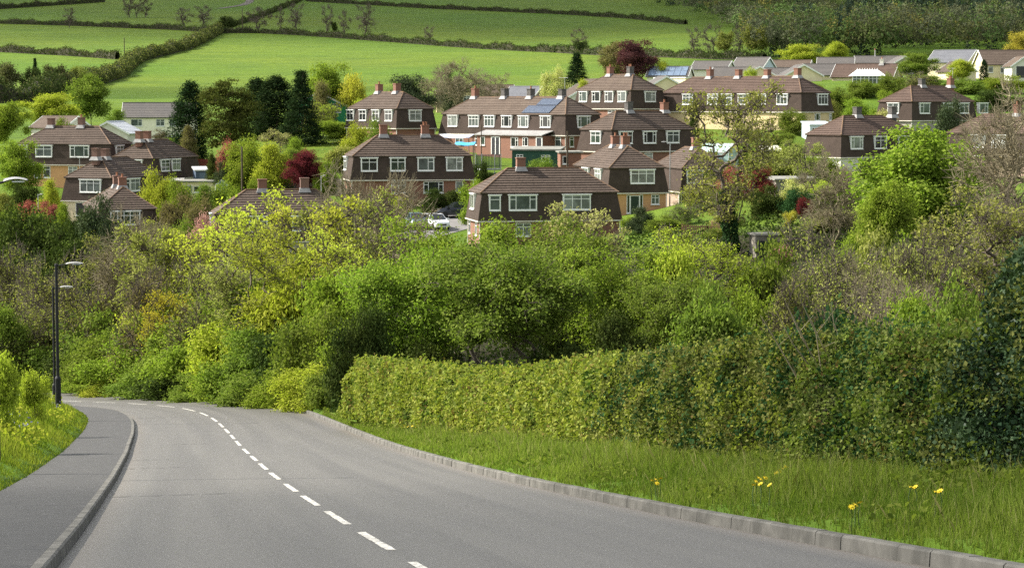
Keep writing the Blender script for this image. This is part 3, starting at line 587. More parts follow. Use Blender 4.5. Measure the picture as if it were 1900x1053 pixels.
# ------------------------------------------------------------------ bungalows and other buildings
def place(px, py_eave, d, a, A, B, h, corner='l'):
    """centre of the base, from the eave height of the near corner seen at (px, py)."""
    c = P(px, py_eave, d); a = R(a); ux, uy = Vector((math.cos(a), math.sin(a), 0)), Vector((-math.sin(a), math.cos(a), 0))
    ctr = c + ux * (A / 2 if corner == 'l' else -A / 2) + uy * B / 2
    return Vector((ctr.x, ctr.y, c.z - h)), a
def gable(name, label, cat, px, py, d, a, A, B, h, rise, axis, wall, roofm, corner='l', wins=(), chim=(), group=None, verge=True, gablem=None, solar=False, door=None):
    loc, a = place(px, py, d, a, A, B, h, corner); rg = random.Random(int(px * 7 + py)); root = empty(name, loc, a, label, cat, group)
    W_ = WALLS[wall]; mb = MB(); g0 = h - .02
    if axis == 'x': mb.add([(-A / 2, -B / 2, -2), (A / 2, -B / 2, -2), (A / 2, B / 2, -2), (-A / 2, B / 2, -2), (-A / 2, -B / 2, g0), (A / 2, -B / 2, g0), (A / 2, B / 2, g0), (-A / 2, B / 2, g0), (-A / 2, 0, g0 + rise), (A / 2, 0, g0 + rise)],
                           [(0, 1, 5, 4), (1, 2, 6, 9, 5), (2, 3, 7, 6), (3, 0, 4, 8, 7)])
    else: mb.add([(-A / 2, -B / 2, -2), (A / 2, -B / 2, -2), (A / 2, B / 2, -2), (-A / 2, B / 2, -2), (-A / 2, -B / 2, g0), (A / 2, -B / 2, g0), (A / 2, B / 2, g0), (-A / 2, B / 2, g0), (0, -B / 2, g0 + rise), (0, B / 2, g0 + rise)],
                 [(0, 1, 5, 8, 4), (1, 2, 6, 5), (2, 3, 7, 9, 6), (3, 0, 4, 7)])
    mb.build("wall", W_, root)
    o = .35; mb = MB(); zr = h + rise + .06; L = (A if axis == 'x' else B) / 2 + .22; S = (B if axis == 'x' else A) / 2; dz = rise / S * o; ze = h + .06 - dz; S += o; tk = .12
    def pt(l, s, z): return Vector((l, s, z)) if axis == 'x' else Vector((s, l, z))
    for sg in (-1, 1): course_roof(mb, (pt(-L, sg * S, ze), pt(L, sg * S, ze), pt(L, 0, zr), pt(-L, 0, zr)), 9, .03, rg)
    for sg in (-1, 1):
        mb.quad(pt(-L, sg * S, ze), pt(-L, sg * S, ze - tk), pt(L, sg * S, ze - tk), pt(L, sg * S, ze))
        mb.quad(pt(-L, sg * S, ze - tk), pt(L, sg * S, ze - tk), pt(L, 0, zr - tk), pt(-L, 0, zr - tk))
    rf = mb.build("roof", roofm, root)
    mb = MB(); mb.tube([pt(-L, 0, zr + .02), pt(L, 0, zr + .02)], .1, 6); mb.build("ridge_tiles", roofm, rf)
    if verge:
        for l in (-L - .03, L + .03):
            mb = MB()
            for sg in (-1, 1):
                q = [pt(l, sg * S, ze + .05), pt(l, 0, zr + .07), pt(l, 0, zr - .2), pt(l, sg * S, ze - .22)]; k = pt(.05 if l > 0 else -.05, 0, 0); w_ = [p + k for p in q]
                mb.add(q + w_, [(0, 1, 2, 3), (7, 6, 5, 4), (0, 4, 5, 1), (3, 2, 6, 7), (0, 3, 7, 4)])
            mb.build("bargeboard", WHITE, rf)
    for side, q, zc, w, hh, sty, g in wins:
        f = Face(A, B, 'R' if side in 'R' else 'L'); t = along(loc, a, A, B, side, q) if abs(q) > 40 else q; window(root, f.T(t, zc - hh / 2, .05), w, hh, sty, g, .3, False)
    for t, mm, ww, hh in chim:
        p = pt(t, 0, zr); stack(root, p, ww, hh, mm, 1, 0, ww)
    if door:
        f = Face(A, B, 'R'); t, w, hh, dm_ = door; T = f.T(t, 0, .03); mb = MB(); mb.box(-w / 2, w / 2, 0, .1, 0, hh, T); dr = mb.build("door", dm_, root); mb = MB(); [mb.box(x - .06, x + .06, -.02, .05, 0, hh + .1, T) for x in (-w / 2, w / 2)]; mb.build("door_frame", WHITE, dr)
    if solar:
        sl = Vector((0, S, rise + dz)).normalized() if axis == 'x' else Vector((S, 0, rise + dz)).normalized(); nr = Vector((0, -sl.z, sl.y)); n_ = 6
        for k in range(n_):
            for r_ in range(2):
                x0 = -L + .4 + k * (2 * L - .8) / n_; x1 = x0 + (2 * L - .8) / n_ - .06; ln = math.hypot(S, rise + dz); s0 = .3 + r_ * (ln - .5) / 2; s1 = s0 + (ln - .5) / 2 - .07
                q = [Vector((x, -S, ze)) + sl * s + nr * .12 for x, s in ((x0, s0), (x1, s0), (x1, s1), (x0, s1))]; w_ = [p - nr * .05 for p in q]
                mb = MB(); mb.add(q + w_, [(0, 1, 2, 3), (7, 6, 5, 4), (0, 4, 5, 1), (1, 5, 6, 2), (2, 6, 7, 3), (3, 7, 4, 0)]); mb.build("solar_panel", mat("solar_cell_pale", (.12, .17, .24), .12, (.16, .22, .3), 1, spec=.9), rf)
    return root
def flat(name, label, cat, px, py, d, a, A, B, h, wall, roofm, oh=.2, wins=(), slope=0.0, corner='l', group=None, door=None):
    loc, a = place(px, py, d, a, A, B, h, corner); root = empty(name, loc, a, label, cat, group)
    mb = MB(); mb.add([(-A / 2, -B / 2, -1.5), (A / 2, -B / 2, -1.5), (A / 2, B / 2, -1.5), (-A / 2, B / 2, -1.5), (-A / 2, -B / 2, h), (A / 2, -B / 2, h), (A / 2, B / 2, h + slope), (-A / 2, B / 2, h + slope)], [(0, 1, 5, 4), (1, 2, 6, 5), (2, 3, 7, 6), (3, 0, 4, 7)])
    mb.build("wall", wall, root)
    k = slope / B * oh; mb = MB(); x, y = A / 2 + oh, B / 2 + oh; z0, z1 = h - k + .01, h + slope + k + .01
    mb.add([(-x, -y, z0), (x, -y, z0), (x, y, z1), (-x, y, z1), (-x, -y, z0 + .16), (x, -y, z0 + .16), (x, y, z1 + .16), (-x, y, z1 + .16)], [(3, 2, 1, 0), (4, 5, 6, 7), (0, 1, 5, 4), (1, 2, 6, 5), (2, 3, 7, 6), (3, 0, 4, 7)]); mb.build("roof", roofm, root)
    for side, q, zc, w, hh, sty, g in wins:
        f = Face(A, B, side); t = along(loc, a, A, B, side, q) if abs(q) > 40 else q; window(root, f.T(t, zc - hh / 2, .05), w, hh, sty, g, .3, False)
    if door:
        side, t, w, hh, dm_ = door; f = Face(A, B, side); t = along(loc, a, A, B, side, t) if abs(t) > 40 else t; T = f.T(t, 0, .03); mb = MB(); mb.box(-w / 2, w / 2, 0, .1, 0, hh, T); mb.build("door", dm_, root)
    return root
gable("apartment_block", "cream two-storey block with brown gabled roof beside the tall conifers", "house", 228, 216, 365, 5, 11.5, 7, 5.3, 2.1, 'x', "pebble", ROOFG, wins=[('R', 254, 4.3, 1.8, 1.1, 'B', 1), ('R', 298, 4.3, 1.35, 1.1, 'Q', 1), ('R', 323, 4.3, 1.4, 1.1, 'B', 1), ('R', 294, 1.85, 1.3, 1.05, 'Q', 0), ('R', 319, 1.85, 1.2, 1.05, 'Q', 0), ('R', 250, 1.3, .35, 1.0, 'P', 0)])
gable("bungalow", "brown-roofed bungalow below the lime tree at left, gable to the right", "bungalow", 119, 236, 330, -32, 6.5, 5.6, 2.4, 1.5, 'x', "white", ROOF2, 'r')
gable("bungalow", "white gabled bungalow with pale roof between orange-based house and cream block", "bungalow", 163, 246, 322, -8, 5.8, 7, 2.6, 1.5, 'y', "white", mat("pale_sheet_roof", (.5, .52, .55), .5, (.4, .42, .46), 2))
gable("garden_house", "bright green boarded garden house with white verge beside the pointed conifer", "shed", 541, 195, 375, -6, 9, 5, 2.2, 2.0, 'y', "green", LEAD, wins=[('R', 626, 1.75, 1.25, 1.5, 'Q', 1)])
flat("long_building", "long low cream building with flat roof behind bare trees", "building", 810, 169, 398, 3, 8.2, 5, 2.9, WALLS["yellow"], WALLS["grey"], .15, [('R', 826, 1.6, 1.8, 1.0, 'T', 0), ('R', 866, 1.6, 1.2, 1.0, 'Q', 1)])
gable("bungalow", "grey slate-roofed bungalow behind the solar-panelled terrace", "bungalow", 989, 179, 395, -30, 5.9, 5.6, 2.4, 1.7, 'x', "pink", ROOFS, 'r')
gable("bungalow", "brown-roofed bungalow adjoining the slate-roofed one", "bungalow", 946, 176, 402, -10, 5.5, 6, 2.4, 1.7, 'x', "pink", ROOF2, 'r')
gable("bungalow", "white-verged gabled bungalow tucked behind the pale-roofed mansard house", "bungalow", 1056, 179, 350, 14, 9, 7, 2.4, 2.6, 'y', "white", ROOF, 'l')
gable("bungalow", "bungalow with a roof covered in pale solar panels beside the purple tree", "bungalow", 1275, 141, 392, -14, 7, 6.4, 2.4, 1.6, 'x', "white", ROOFG, 'r', solar=True)
flat("flat_roofed_house", "cream flat-roofed house below the solar-panelled bungalow", "house", 1272, 145, 378, 40, 5.5, 7.5, 2.6, WALLS["cream"], WHITE, .12, [('R', 1287, 1.5, 1.7, 1.1, 'T', 0)])
gable("bungalow", "cream gable-fronted bungalow with dark roof, beside the purple tree", "bungalow", 1204, 161, 358, 6, 5.6, 8, 2.4, 1.6, 'y', "cream", ROOFG)
gable("bungalow", "grey-roofed bungalow second behind the solar panels", "bungalow", 1347, 128, 430, -20, 6.8, 7, 2.4, 1.5, 'x', "white", ROOFG, 'r')
gable("bungalow", "bungalow with pale blue gable in the upper row", "bungalow", 1415, 124, 440, -32, 6.6, 5.6, 2.4, 1.8, 'x', "blue", ROOFG, 'r')
gable("bungalow", "grey-roofed bungalow below the pale blue gable", "bungalow", 1394, 142, 398, -15, 7, 6, 2.4, 1.6, 'x', "cream", ROOFG, 'r')
gable("bungalow", "small cream gable-fronted bungalow left of the lime tree", "bungalow", 1380, 140, 393, 4, 5.6, 7, 2.4, 1.5, 'y', "cream", ROOFG)
gable("bungalow", "grey-roofed bungalow between two cream gable fronts", "bungalow", 1478, 142, 412, -8, 6.6, 6, 2.4, 1.5, 'x', "cream", ROOFG, 'r')
gable("bungalow", "low brown-grey roofed bungalow right below the lime tree", "bungalow", 1500, 124, 450, -15, 7.2, 6, 2.4, 1.3, 'x', "cream", ROOF2, 'r')
gable("bungalow", "wide cream gable-fronted bungalow with white verge above the yellow terrace", "bungalow", 1458, 139, 388, 4, 6.2, 7, 2.4, 1.7, 'y', "cream", ROOFG)
gable("bungalow", "dark grey-roofed bungalow beside the wide cream gable", "bungalow", 1576, 138, 404, -8, 8, 6, 2.4, 1.8, 'x', "cream", ROOFG, 'r')
gable("bungalow", "grey-roofed bungalow right of the pale round tree", "bungalow", 1583, 119, 455, -10, 7, 6, 2.4, 1.3, 'x', "cream", ROOFG, 'r')
gable("bungalow", "long grey-roofed bungalow with a thin white flue", "bungalow", 1672, 116, 462, -6, 9, 6, 2.4, 1.3, 'x', "grey", ROOFG, 'r', chim=[(-.6, WALLS["white"], .18, 1.1)])
gable("bungalow", "red-brown roofed bungalow with white chimney behind the white conservatory", "bungalow", 1656, 141, 386, -24, 10.5, 6, 2.4, 2.0, 'x', "cream", ROOFR, 'r', chim=[(2.6, WALLS["white"], .6, .75)])
gable("bungalow", "bungalow with dark gable and white verge left of the bushy green trees", "bungalow", 1657, 118, 448, 3, 4.8, 7, 2.4, 1.4, 'y', "grey", ROOFG)
gable("bungalow", "grey-roofed house with a big cream gable on the right", "bungalow", 1795, 114, 420, -36, 8, 6.6, 2.6, 2.1, 'x', "cream", ROOFS, 'r')
gable("bungalow", "brown-gabled bungalow below the big cream gable", "bungalow", 1765, 131, 395, 12, 4.6, 6, 2.4, 1.5, 'y', "cream", ROOF)
gable("bungalow", "brown-roofed bungalow at the right edge with garage and white window", "bungalow", 1828, 118, 408, 7, 10.5, 6.5, 2.4, 2.4, 'x', "cream", ROOF2, 'l', wins=[('R', 1865, 1.35, 1.8, 1.3, 'T', 1), ('R', 1838, 1.35, .9, 1.1, 'S', 1)])
gable("garage", "garage with white verge and dark door at the right edge", "garage", 1878, 121, 401, 7, 4.2, 4, 2.2, 1.4, 'y', "white", ROOF2, 'l', door=(2.1, 2.8, 2.0, DOOR_B))
# white conservatory with finials
loc, a = place(1582, 141, 368, 0, 5.2, 3, 2.0); root = empty("conservatory", loc, a, "white hipped conservatory with row of finials on its ridge", "conservatory")
mb = MB(); mb.box(-2.6, 2.6, -1.5, 1.5, -1.5, .7); mb.build("wall", WALLS["white"], root)
mb = MB(); mb.frustum((-2.8, 2.8, -1.7, 1.7), (-1.7, 1.7, -.15, .15), 2.02, 3.0)
mb.build("roof", mat("polycarbonate_white", (.8, .82, .82), .4), root)
for k in range(9): mb = MB(); mb.lathe([(.05, 0), (.09, .1), (.03, .22), (.01, .34)], 6, (-1.6 + k * .4, 0, 2.98)); mb.build("finial", WHITE, root)
f = Face(5.2, 3, 'R')
for k in range(4): window(root, f.T(.65 + k * 1.3, .72, .03), 1.28, 1.25, 'Q', 1, .2, False)
# outbuildings and garden things
BOARD_G = mat("green_stain_boards", (.012, .05, .032), .75, (.018, .065, .045), 3, .2, vecscale=(6, 6, .4)); FELT = mat("roof_felt", (.17, .17, .15), .95, (.24, .235, .2), 2); STONE = mat("field_stone", (.23, .21, .17), .95, (.14, .125, .10), 2.5, .5)
flat("summer_house", "dark green boarded summer house behind the terrace garden", "shed", 950, 279, 258, -12, 5.4, 2.6, 2.2, BOARD_G, FELT, .22, [('R', .9, 1.35, .8, .8, 'Q', 0), ('R', 3.9, 1.35, 1.0, .7, 'Q', 0)], .25)
flat("outhouse", "small red brick outhouse with flat roof and dark window by the terrace", "shed", 1040, 284, 251, 6, 2.3, 2.6, 2.1, BRICK, FELT, .2, [('R', 1049, 1.35, .6, .85, 'P', 0)], .06)
flat("garden_hut", "stone hut with flat pale roof on the lawn right of the ivy-clad tree", "shed", 1403, 437, 172, 14, 1.75, 1.5, 1.9, STONE, mat("concrete_roof", (.42, .40, .34), .9, (.3, .28, .24), 3), .12, [], .0, door=('R', .5, .5, 1.5, DOOR_B))
flat("garage", "long flat-roofed concrete garage behind the red maple", "garage", 1440, 335, 214, 8, 4.4, 5, 2.1, mat("concrete_wall", (.27, .25, .21), .95, (.18, .17, .14), 1.5), FELT, .2, [], .1)
flat("conservatory", "pale blue lean-to conservatory below the yellow terrace", "conservatory", 1503, 233, 281, 20, 3.2, 2.2, 2.1, mat("pale_blue_panel", (.52, .62, .64), .5), mat("polycarbonate", (.55, .62, .62), .35), .12, [('R', .6, 1.35, .7, 1.0, 'Q', 0), ('R', 1.6, 1.35, .7, 1.0, 'Q', 0), ('R', 2.6, 1.35, .7, 1.0, 'Q', 0)], .35)
flat("outbuilding", "low cream block outbuilding with flat roof left of the small greenhouse", "shed", 338, 338, 262, 4, 4.1, 2.4, 1.9, WALLS["cream"], FELT, .22, [('R', 366, 1.1, .8, .7, 'P', 0), ('R', 350, 1.1, .9, .9, 'P', 2)], .1)
flat("shed", "blue-grey shed with pale sloping roof in front of the red fence", "shed", 363, 317, 272, 18, 1.5, 1.8, 1.8, mat("blue_boards", (.09, .13, .19), .7, (.07, .10, .15), 4), mat("tin_roof", (.55, .56, .55), .5), .15, [], .3, door=('R', .8, .7, 1.6, mat("shed_door_blue", (.12, .17, .24), .6)))
flat("shed", "small brown shed just left of the low cream outbuilding", "shed", 318, 337, 266, 0, 1.2, 1.6, 1.6, mat("shed_boards", (.16, .11, .075), .85, (.11, .075, .05), 3), LEAD, .12, [], .2)
def greenhouse(label, px, py, d, a, A, B, h, rise, frame, pane):
    loc, a = place(px, py, d, a, A, B, h); root = empty("greenhouse", loc, a, label, "greenhouse"); mb = MB()
    mb.add([(-A / 2, -B / 2, -.6), (A / 2, -B / 2, -.6), (A / 2, B / 2, -.6), (-A / 2, B / 2, -.6), (-A / 2, -B / 2, h), (A / 2, -B / 2, h), (A / 2, B / 2, h), (-A / 2, B / 2, h), (0, -B / 2, h + rise), (0, B / 2, h + rise)],
           [(0, 1, 5, 8, 4), (1, 2, 6, 5), (2, 3, 7, 9, 6), (3, 0, 4, 7), (4, 8, 9, 7), (5, 6, 9, 8)]); mb.build("glazing", pane, root)
    mb = MB(); n = max(2, int(B / .7))
    for k in range(n + 1):
        y = -B / 2 + B * k / n; mb.tube([(-A / 2 - .01, y, -.4), (-A / 2 - .01, y, h), (0, y, h + rise + .02), (A / 2 + .01, y, h), (A / 2 + .01, y, -.4)], .03, 4)
    for x, z in ((-A / 2, h), (0, h + rise + .02), (A / 2, h)): mb.tube([(x, -B / 2 - .02, z), (x, B / 2 + .02, z)], .035, 4)
    for x in np.linspace(-A / 2, A / 2, 5): mb.tube([(x, -B / 2 - .02, -.4), (x, -B / 2 - .02, h + rise * (1 - abs(x) / (A / 2)))], .025, 4)
    mb.build("frame", frame, root); return root
GHP = mat("greenhouse_pane", (.34, .42, .38), .15, (.22, .3, .25), 1.5, spec=.7)
greenhouse("small greenhouse with white frame at the end of the grey board fence", 400, 343, 261, -14, 1.5, 2.2, 1.0, .6, mat("alu_frame", (.6, .62, .6), .4), GHP)
greenhouse("large pale turquoise greenhouse behind the ivy-clad tree", 1352, 283, 244, 62, 2.6, 3.6, 1.5, .9, mat("alu_frame", (.6, .62, .6), .4), mat("turquoise_sheet", (.50, .66, .60), .3, (.38, .54, .48), 1))
flat("lean_to", "small lean-to with cream sheet roof right of the turquoise greenhouse", "shed", 1420, 280, 240, 10, 1.7, 1.6, 1.5, STONE, mat("cream_sheet", (.62, .60, .46), .5, (.5, .48, .36), 3), .15, [], .35)
def awning(name, label, cat, px, py, d, a, A, B, h, slope, topm, post):
    loc, a = place(px, py, d, a, A, B, h); root = empty(name, loc, a, label, cat); mb = MB(); n = 6
    for k in range(n):
        x0, x1 = -A / 2 + A * k / n, -A / 2 + A * (k + 1) / n; s0 = .05 * math.sin(k * 1.3); s1 = .05 * math.sin((k + 1) * 1.3)
        q = [(x0, -B / 2, h + s0), (x1, -B / 2, h + s1), (x1, B / 2, h + slope + s1), (x0, B / 2, h + slope + s0)]; w_ = [(x, y, z + .05) for x, y, z in q]; mb.add(q + w_, [(3, 2, 1, 0), (4, 5, 6, 7), (0, 1, 5, 4), (2, 3, 7, 6)])
    mb.build("cover", topm, root)
    for sx in (-1, 1):
        for sy in (-1, 1): mb = MB(); mb.tube([(sx * (A / 2 - .1), sy * (B / 2 - .1), -1.2), (sx * (A / 2 - .1), sy * (B / 2 - .1), h + (slope if sy > 0 else 0) * .95)], .05, 6); mb.build("post", post, root)
WOODP = mat("weathered_post", (.17, .15, .12), .9, (.11, .10, .08), 4)
awning("garden_canopy", "bright blue sheet canopy over a garden corner of the terrace", "canopy", 842, 270, 256, -6, 2.3, 1.6, 1.7, .3, mat("blue_tarp", (.05, .38, .70), .45), WOODP)
awning("patio_cover", "white corrugated patio cover against the left part of the terrace", "canopy", 806, 256, 268, -20, 4.4, 1.6, 2.0, .35, mat("white_sheet", (.62, .64, .70), .5, (.35, .42, .62), .8), WOODP)
# trampoline behind the terrace
p = P(906, 318, 254); root = empty("trampoline", (p.x, p.y, g1(p.x, p.y)), 0, "round garden trampoline with dark blue safety net by the summer house", "trampoline")
mb = MB(); ring = lambda r, z, n=20: [(r * math.cos(2 * math.pi * k / n), r * math.sin(2 * math.pi * k / n), z) for k in range(n + 1)]
mb.tube(ring(1.35, .75), .07, 5, False); mb.build("frame", mat("galvanised", (.35, .36, .36), .5, metal=.6), root)
mb = MB(); mb.lathe([(1.33, .77), (1.3, .78)], 20); mb.build("mat", mat("trampoline_mat", (.012, .014, .02), .7), root)
NET = mat("trampoline_net", (.015, .03, .05), .8); mb = MB()
for k in range(48): a_ = 2 * math.pi * k / 48; mb.tube([(1.33 * math.cos(a_), 1.33 * math.sin(a_), .78), (1.33 * math.cos(a_), 1.33 * math.sin(a_), 2.35)], .018, 3, False)
for z in np.arange(.95, 2.4, .14): mb.tube(ring(1.33, z, 24), .014, 3, False)
mb.build("net", NET, root)
for k in range(6): a_ = 2 * math.pi * k / 6; mb = MB(); mb.tube([(1.42 * math.cos(a_), 1.42 * math.sin(a_), -.5), (1.42 * math.cos(a_), 1.42 * math.sin(a_), 2.45)], .04, 6); mb.build("pole", mat("galvanised", (.35, .36, .36), .5), root)
# fences
def fence(name, label, pts, h, m, style='board', cat="fence"):
    """pts: (px, d) along the ground."""
    ps = []
    for px, d in pts:
        x = X(px, d, g1(X(px, d), d)); ps.append((x, d, g1(x, d)))
    o = Vector(ps[0]); root = empty(name, o, 0, label, cat); bd, po = MB(), MB(); rg = random.Random(3)
    for i in range(len(ps) - 1):
        a, b_ = Vector(ps[i]) - o, Vector(ps[i + 1]) - o; L = (b_ - a).length; n = max(1, int(L / 1.8)); u = Vector((b_.x - a.x, b_.y - a.y, 0)).normalized(); v = Vector((-u.y, u.x, 0))
        for k in range(n):
            s, e = a.lerp(b_, k / n), a.lerp(b_, (k + 1) / n); zb = min(s.z, e.z); zt = (s.z + e.z) / 2 + h + rg.uniform(-.04, .04)
            w = (e - s).length; T = Matrix(((u.x, v.x, 0, s.x), (u.y, v.y, 0, s.y), (0, 0, 1, 0)  , (0, 0, 0, 1)))
            nb = int(w / (.15 if style == 'board' else .17)); bw = w / nb
            for j in range(nb): bd.box(j * bw + (.004 if style == 'board' else .045), (j + 1) * bw - (.004 if style == 'board' else .045), -.012 + rg.uniform(-.006, .006), .012, zb - .4, zt + rg.uniform(-.015, .015), T)
            if style != 'board':
                for zz_ in (zb + .25, zt - .2): bd.box(0, w, .015, .05, zz_, zz_ + .07, T)
            p1 = MB(); p1.box(-.05, .05, .03, .13, zb - .5, zt + .06, T); p1.build("post", m, root)
    bd.build("board_panel" if style == 'board' else "picket_panel", m, root); return root
FENCEG = mat("weathered_boards", (.20, .18, .155), .9, (.13, .115, .10), 2.2, .1, vecscale=(4, 4, .6)); FENCER = mat("red_boards", (.24, .05, .03), .8, (.18, .04, .025), 2.5); FENCED = mat("dark_green_boards", (.03, .06, .035), .85, (.02, .04, .025), 3)
fence("board_fence", "long weathered grey board fence below the garden shrubs", [(418, 262), (470, 262), (540, 260), (600, 255), (634, 250)], 1.75, FENCEG)
fence("board_fence", "short dark red board fence on the lawn below the conifers", [(346, 285), (386, 285)], 1.7, FENCER)
fence("picket_fence", "dark green picket fence in front of the trampoline", [(898, 247), (940, 248), (1000, 249), (1036, 250)], 1.1, FENCED, 'picket')
fence("board_fence", "low grey board fence by the brown hedge below the small greenhouse", [(345, 236), (392, 236)], 1.0, FENCEG)
fence("post_and_rail_fence", "low brown rail fence at the foot of the orange-based house garden", [(1265, 187), (1320, 186), (1345, 185)], .9, mat("brown_rail", (.14, .07, .04), .85), 'picket')
# garden wall of the cream block
fence("board_fence", "white garden wall panel beside the dark red fence", [(326, 288), (345, 288)], 2.2, WALLS["white"])
# ------------------------------------------------------------------ plants: skeletons that reach every leaf clump, and leaf meshes
def lumps(rs, dirs, amp=.28, n=7):
    k = rs.normal(size=(n, 3)) * 2.2; ph = rs.uniform(0, 6.28, n); return 1 + amp * np.sin(dirs @ k.T + ph).mean(1) * 2.2
LOBE_DIR = []
def crown_pts(rs, n, w, h, z0, shape, lob=13):
    """clump centres filling a crown w wide and h tall from height z0."""
    if shape in ('round', 'dome', 'vase') and lob:
        M = max(7, int(n / lob)); c = crown_pts(rs, M, w * .80, h * .86, z0 + h * .05, shape, 0); j = rs.randint(0, M, n); lr = (w * rs.uniform(.06, .19, M))[j]
        d = rs.normal(size=(n, 3)); d[:, 2] += .35; d /= np.linalg.norm(d, axis=1)[:, None]; p = c[j] + d * (lr * rs.uniform(.25, 1, n) ** .5)[:, None] * [1, 1, .75]; p[:, 2] = np.maximum(p[:, 2], z0 * .6 + .05); LOBE_DIR[:] = [d]; return p
    LOBE_DIR[:] = []
    d = rs.normal(size=(n, 3)); d /= np.linalg.norm(d, axis=1)[:, None]; r = rs.uniform(0, 1, n) ** .42 * lumps(rs, d)
    p = d * r[:, None]
    if shape == 'round': p = p * [w / 2, w / 2, h / 2] + [0, 0, z0 + h / 2]
    elif shape == 'dome': p[:, 2] = np.abs(p[:, 2]) * np.where(rs.uniform(size=n) < .8, 1, -.25); p = p * [w / 2, w / 2, h * .84] + [0, 0, z0 + h * .16]
    elif shape in ('cone', 'column'):
        t = rs.uniform(0, 1, n) ** (1.45 if shape == 'cone' else 1.0); a = rs.uniform(0, 6.283, n)
        prof = (1 - t) ** .85 if shape == 'cone' else np.minimum(1, 4 * t + .45) * (1 - t ** 3) ** .8
        rr = prof * (w / 2) * rs.uniform(.35, 1.0, n) ** .6 * (1 + .18 * np.sin(t * 37) + .14 * np.sin(a * 3 + t * 9)); p = np.stack([rr * np.cos(a), rr * np.sin(a), z0 + t * h], 1)
    elif shape == 'vase':
        t = rs.uniform(0, 1, n) ** .55; a = rs.uniform(0, 6.283, n); rr = (w / 2) * (.18 + .82 * np.sin(np.clip(t * 1.9, 0, 2.2)) ** .9) * rs.uniform(.1, 1, n) ** .5 * (1 + .2 * np.sin(a * 3 + 5 * t)); p = np.stack([rr * np.cos(a), rr * np.sin(a), z0 + t * h * (1 + .12 * np.sin(a * 2))], 1)
    return p
def skeleton(rs, clumps, stems, h0, lean=.3, tw=0, tl=.5, up=.35):
    """grow branches from the stems to every clump; returns nodes, parents, radii, clump node index."""
    N = [np.zeros(3)]; par = [-1]
    for s in range(stems):
        a = 6.283 * (s + rs.uniform(0, .6)) / stems; L = h0 * rs.uniform(.75, 1.15); ln = (lean if stems > 1 else lean * .3) * rs.uniform(.6, 1.3); last = 0
        for k in range(1, 5):
            t = k / 4; N.append(np.array([math.cos(a) * ln * L * t ** 1.3, math.sin(a) * ln * L * t ** 1.3, L * t]) + rs.normal(size=3) * .03 * L * (k > 1)); par.append(last); last = len(N) - 1
    N = list(N); ctr = clumps.mean(0); order = np.argsort(np.linalg.norm((clumps - [0, 0, h0 * .8]) * [1, 1, .8], axis=1)); ends = []
    A = np.array(N)
    for ci in order:
        c = clumps[ci]; v = c - A; dist = np.linalg.norm(v, axis=1) + 1.3 * np.maximum(0, -v[:, 2]) + .4 * (np.arange(len(A)) == 0) * 9; j = int(dist.argmin()); b = A[j]; L = np.linalg.norm(c - b); new = []
        ks = 1 if L < .35 else (2 if L < 1.2 else 3); last = j
        for k in range(1, ks + 1):
            t = k / ks; q = b + (c - b) * t; q = q + np.array([0, 0, up * L * .5 * t * (1 - t)]) + (rs.normal(size=3) * .07 * L if k < ks else 0); new.append(q); par.append(last); last = len(A) + len(new) - 1
        A = np.concatenate([A, np.array(new)]); ends.append(len(A) - 1)
    if tw:                                                       # fine twigs
        e = np.repeat(ends, tw); P0 = A[e]; out = P0 - ctr; out /= np.linalg.norm(out, axis=1)[:, None] + 1e-6
        d = out * .6 + rs.normal(size=P0.shape) * .55 + [0, 0, .35]; d /= np.linalg.norm(d, axis=1)[:, None]; T = P0 + d * (tl * rs.uniform(.5, 1.3, len(P0)))[:, None]
        n0 = len(A); A = np.concatenate([A, T]); par += list(e); tips = np.arange(n0, len(A))
    else: tips = np.array(ends)
    par = np.array(par); cnt = np.zeros(len(A)); 
    haskid = np.zeros(len(A), bool); haskid[par[1:]] = True; cnt[~haskid] = 1
    for i in range(len(A) - 1, 0, -1): cnt[par[i]] += cnt[i]
    return A, par, cnt, np.array(ends), tips, order
def tubes(A, par, rad, sides=5, minr=0):
    i = np.arange(1, len(A)); i = i[rad[i] >= minr]; p0, p1 = A[par[i]], A[i]; r0 = np.minimum(rad[par[i]], rad[i] * 1.7); r1 = rad[i]; r0 = np.where(par[i] == 0, rad[i] * 1.25, r0)
    t = p1 - p0; t /= np.linalg.norm(t, axis=1)[:, None] + 1e-9; u = np.cross(t, np.where(np.abs(t[:, 2:3]) < .9, [[0, 0, 1.]], [[1., 0, 0]])); u /= np.linalg.norm(u, axis=1)[:, None] + 1e-9; w = np.cross(t, u)
    V = []
    for p, r in ((p0, r0), (p1, r1)):
        for k in range(sides):
            a = 2 * math.pi * k / sides; V.append(p + (u * math.cos(a) + w * math.sin(a)) * r[:, None])
    n = len(i); V = np.stack(V, 1).reshape(-1, 3); b = np.arange(n)[:, None] * 2 * sides
    F = np.concatenate([b + np.array([k, (k + 1) % sides, sides + (k + 1) % sides, sides + k]) for k in range(sides)])
    return V, F
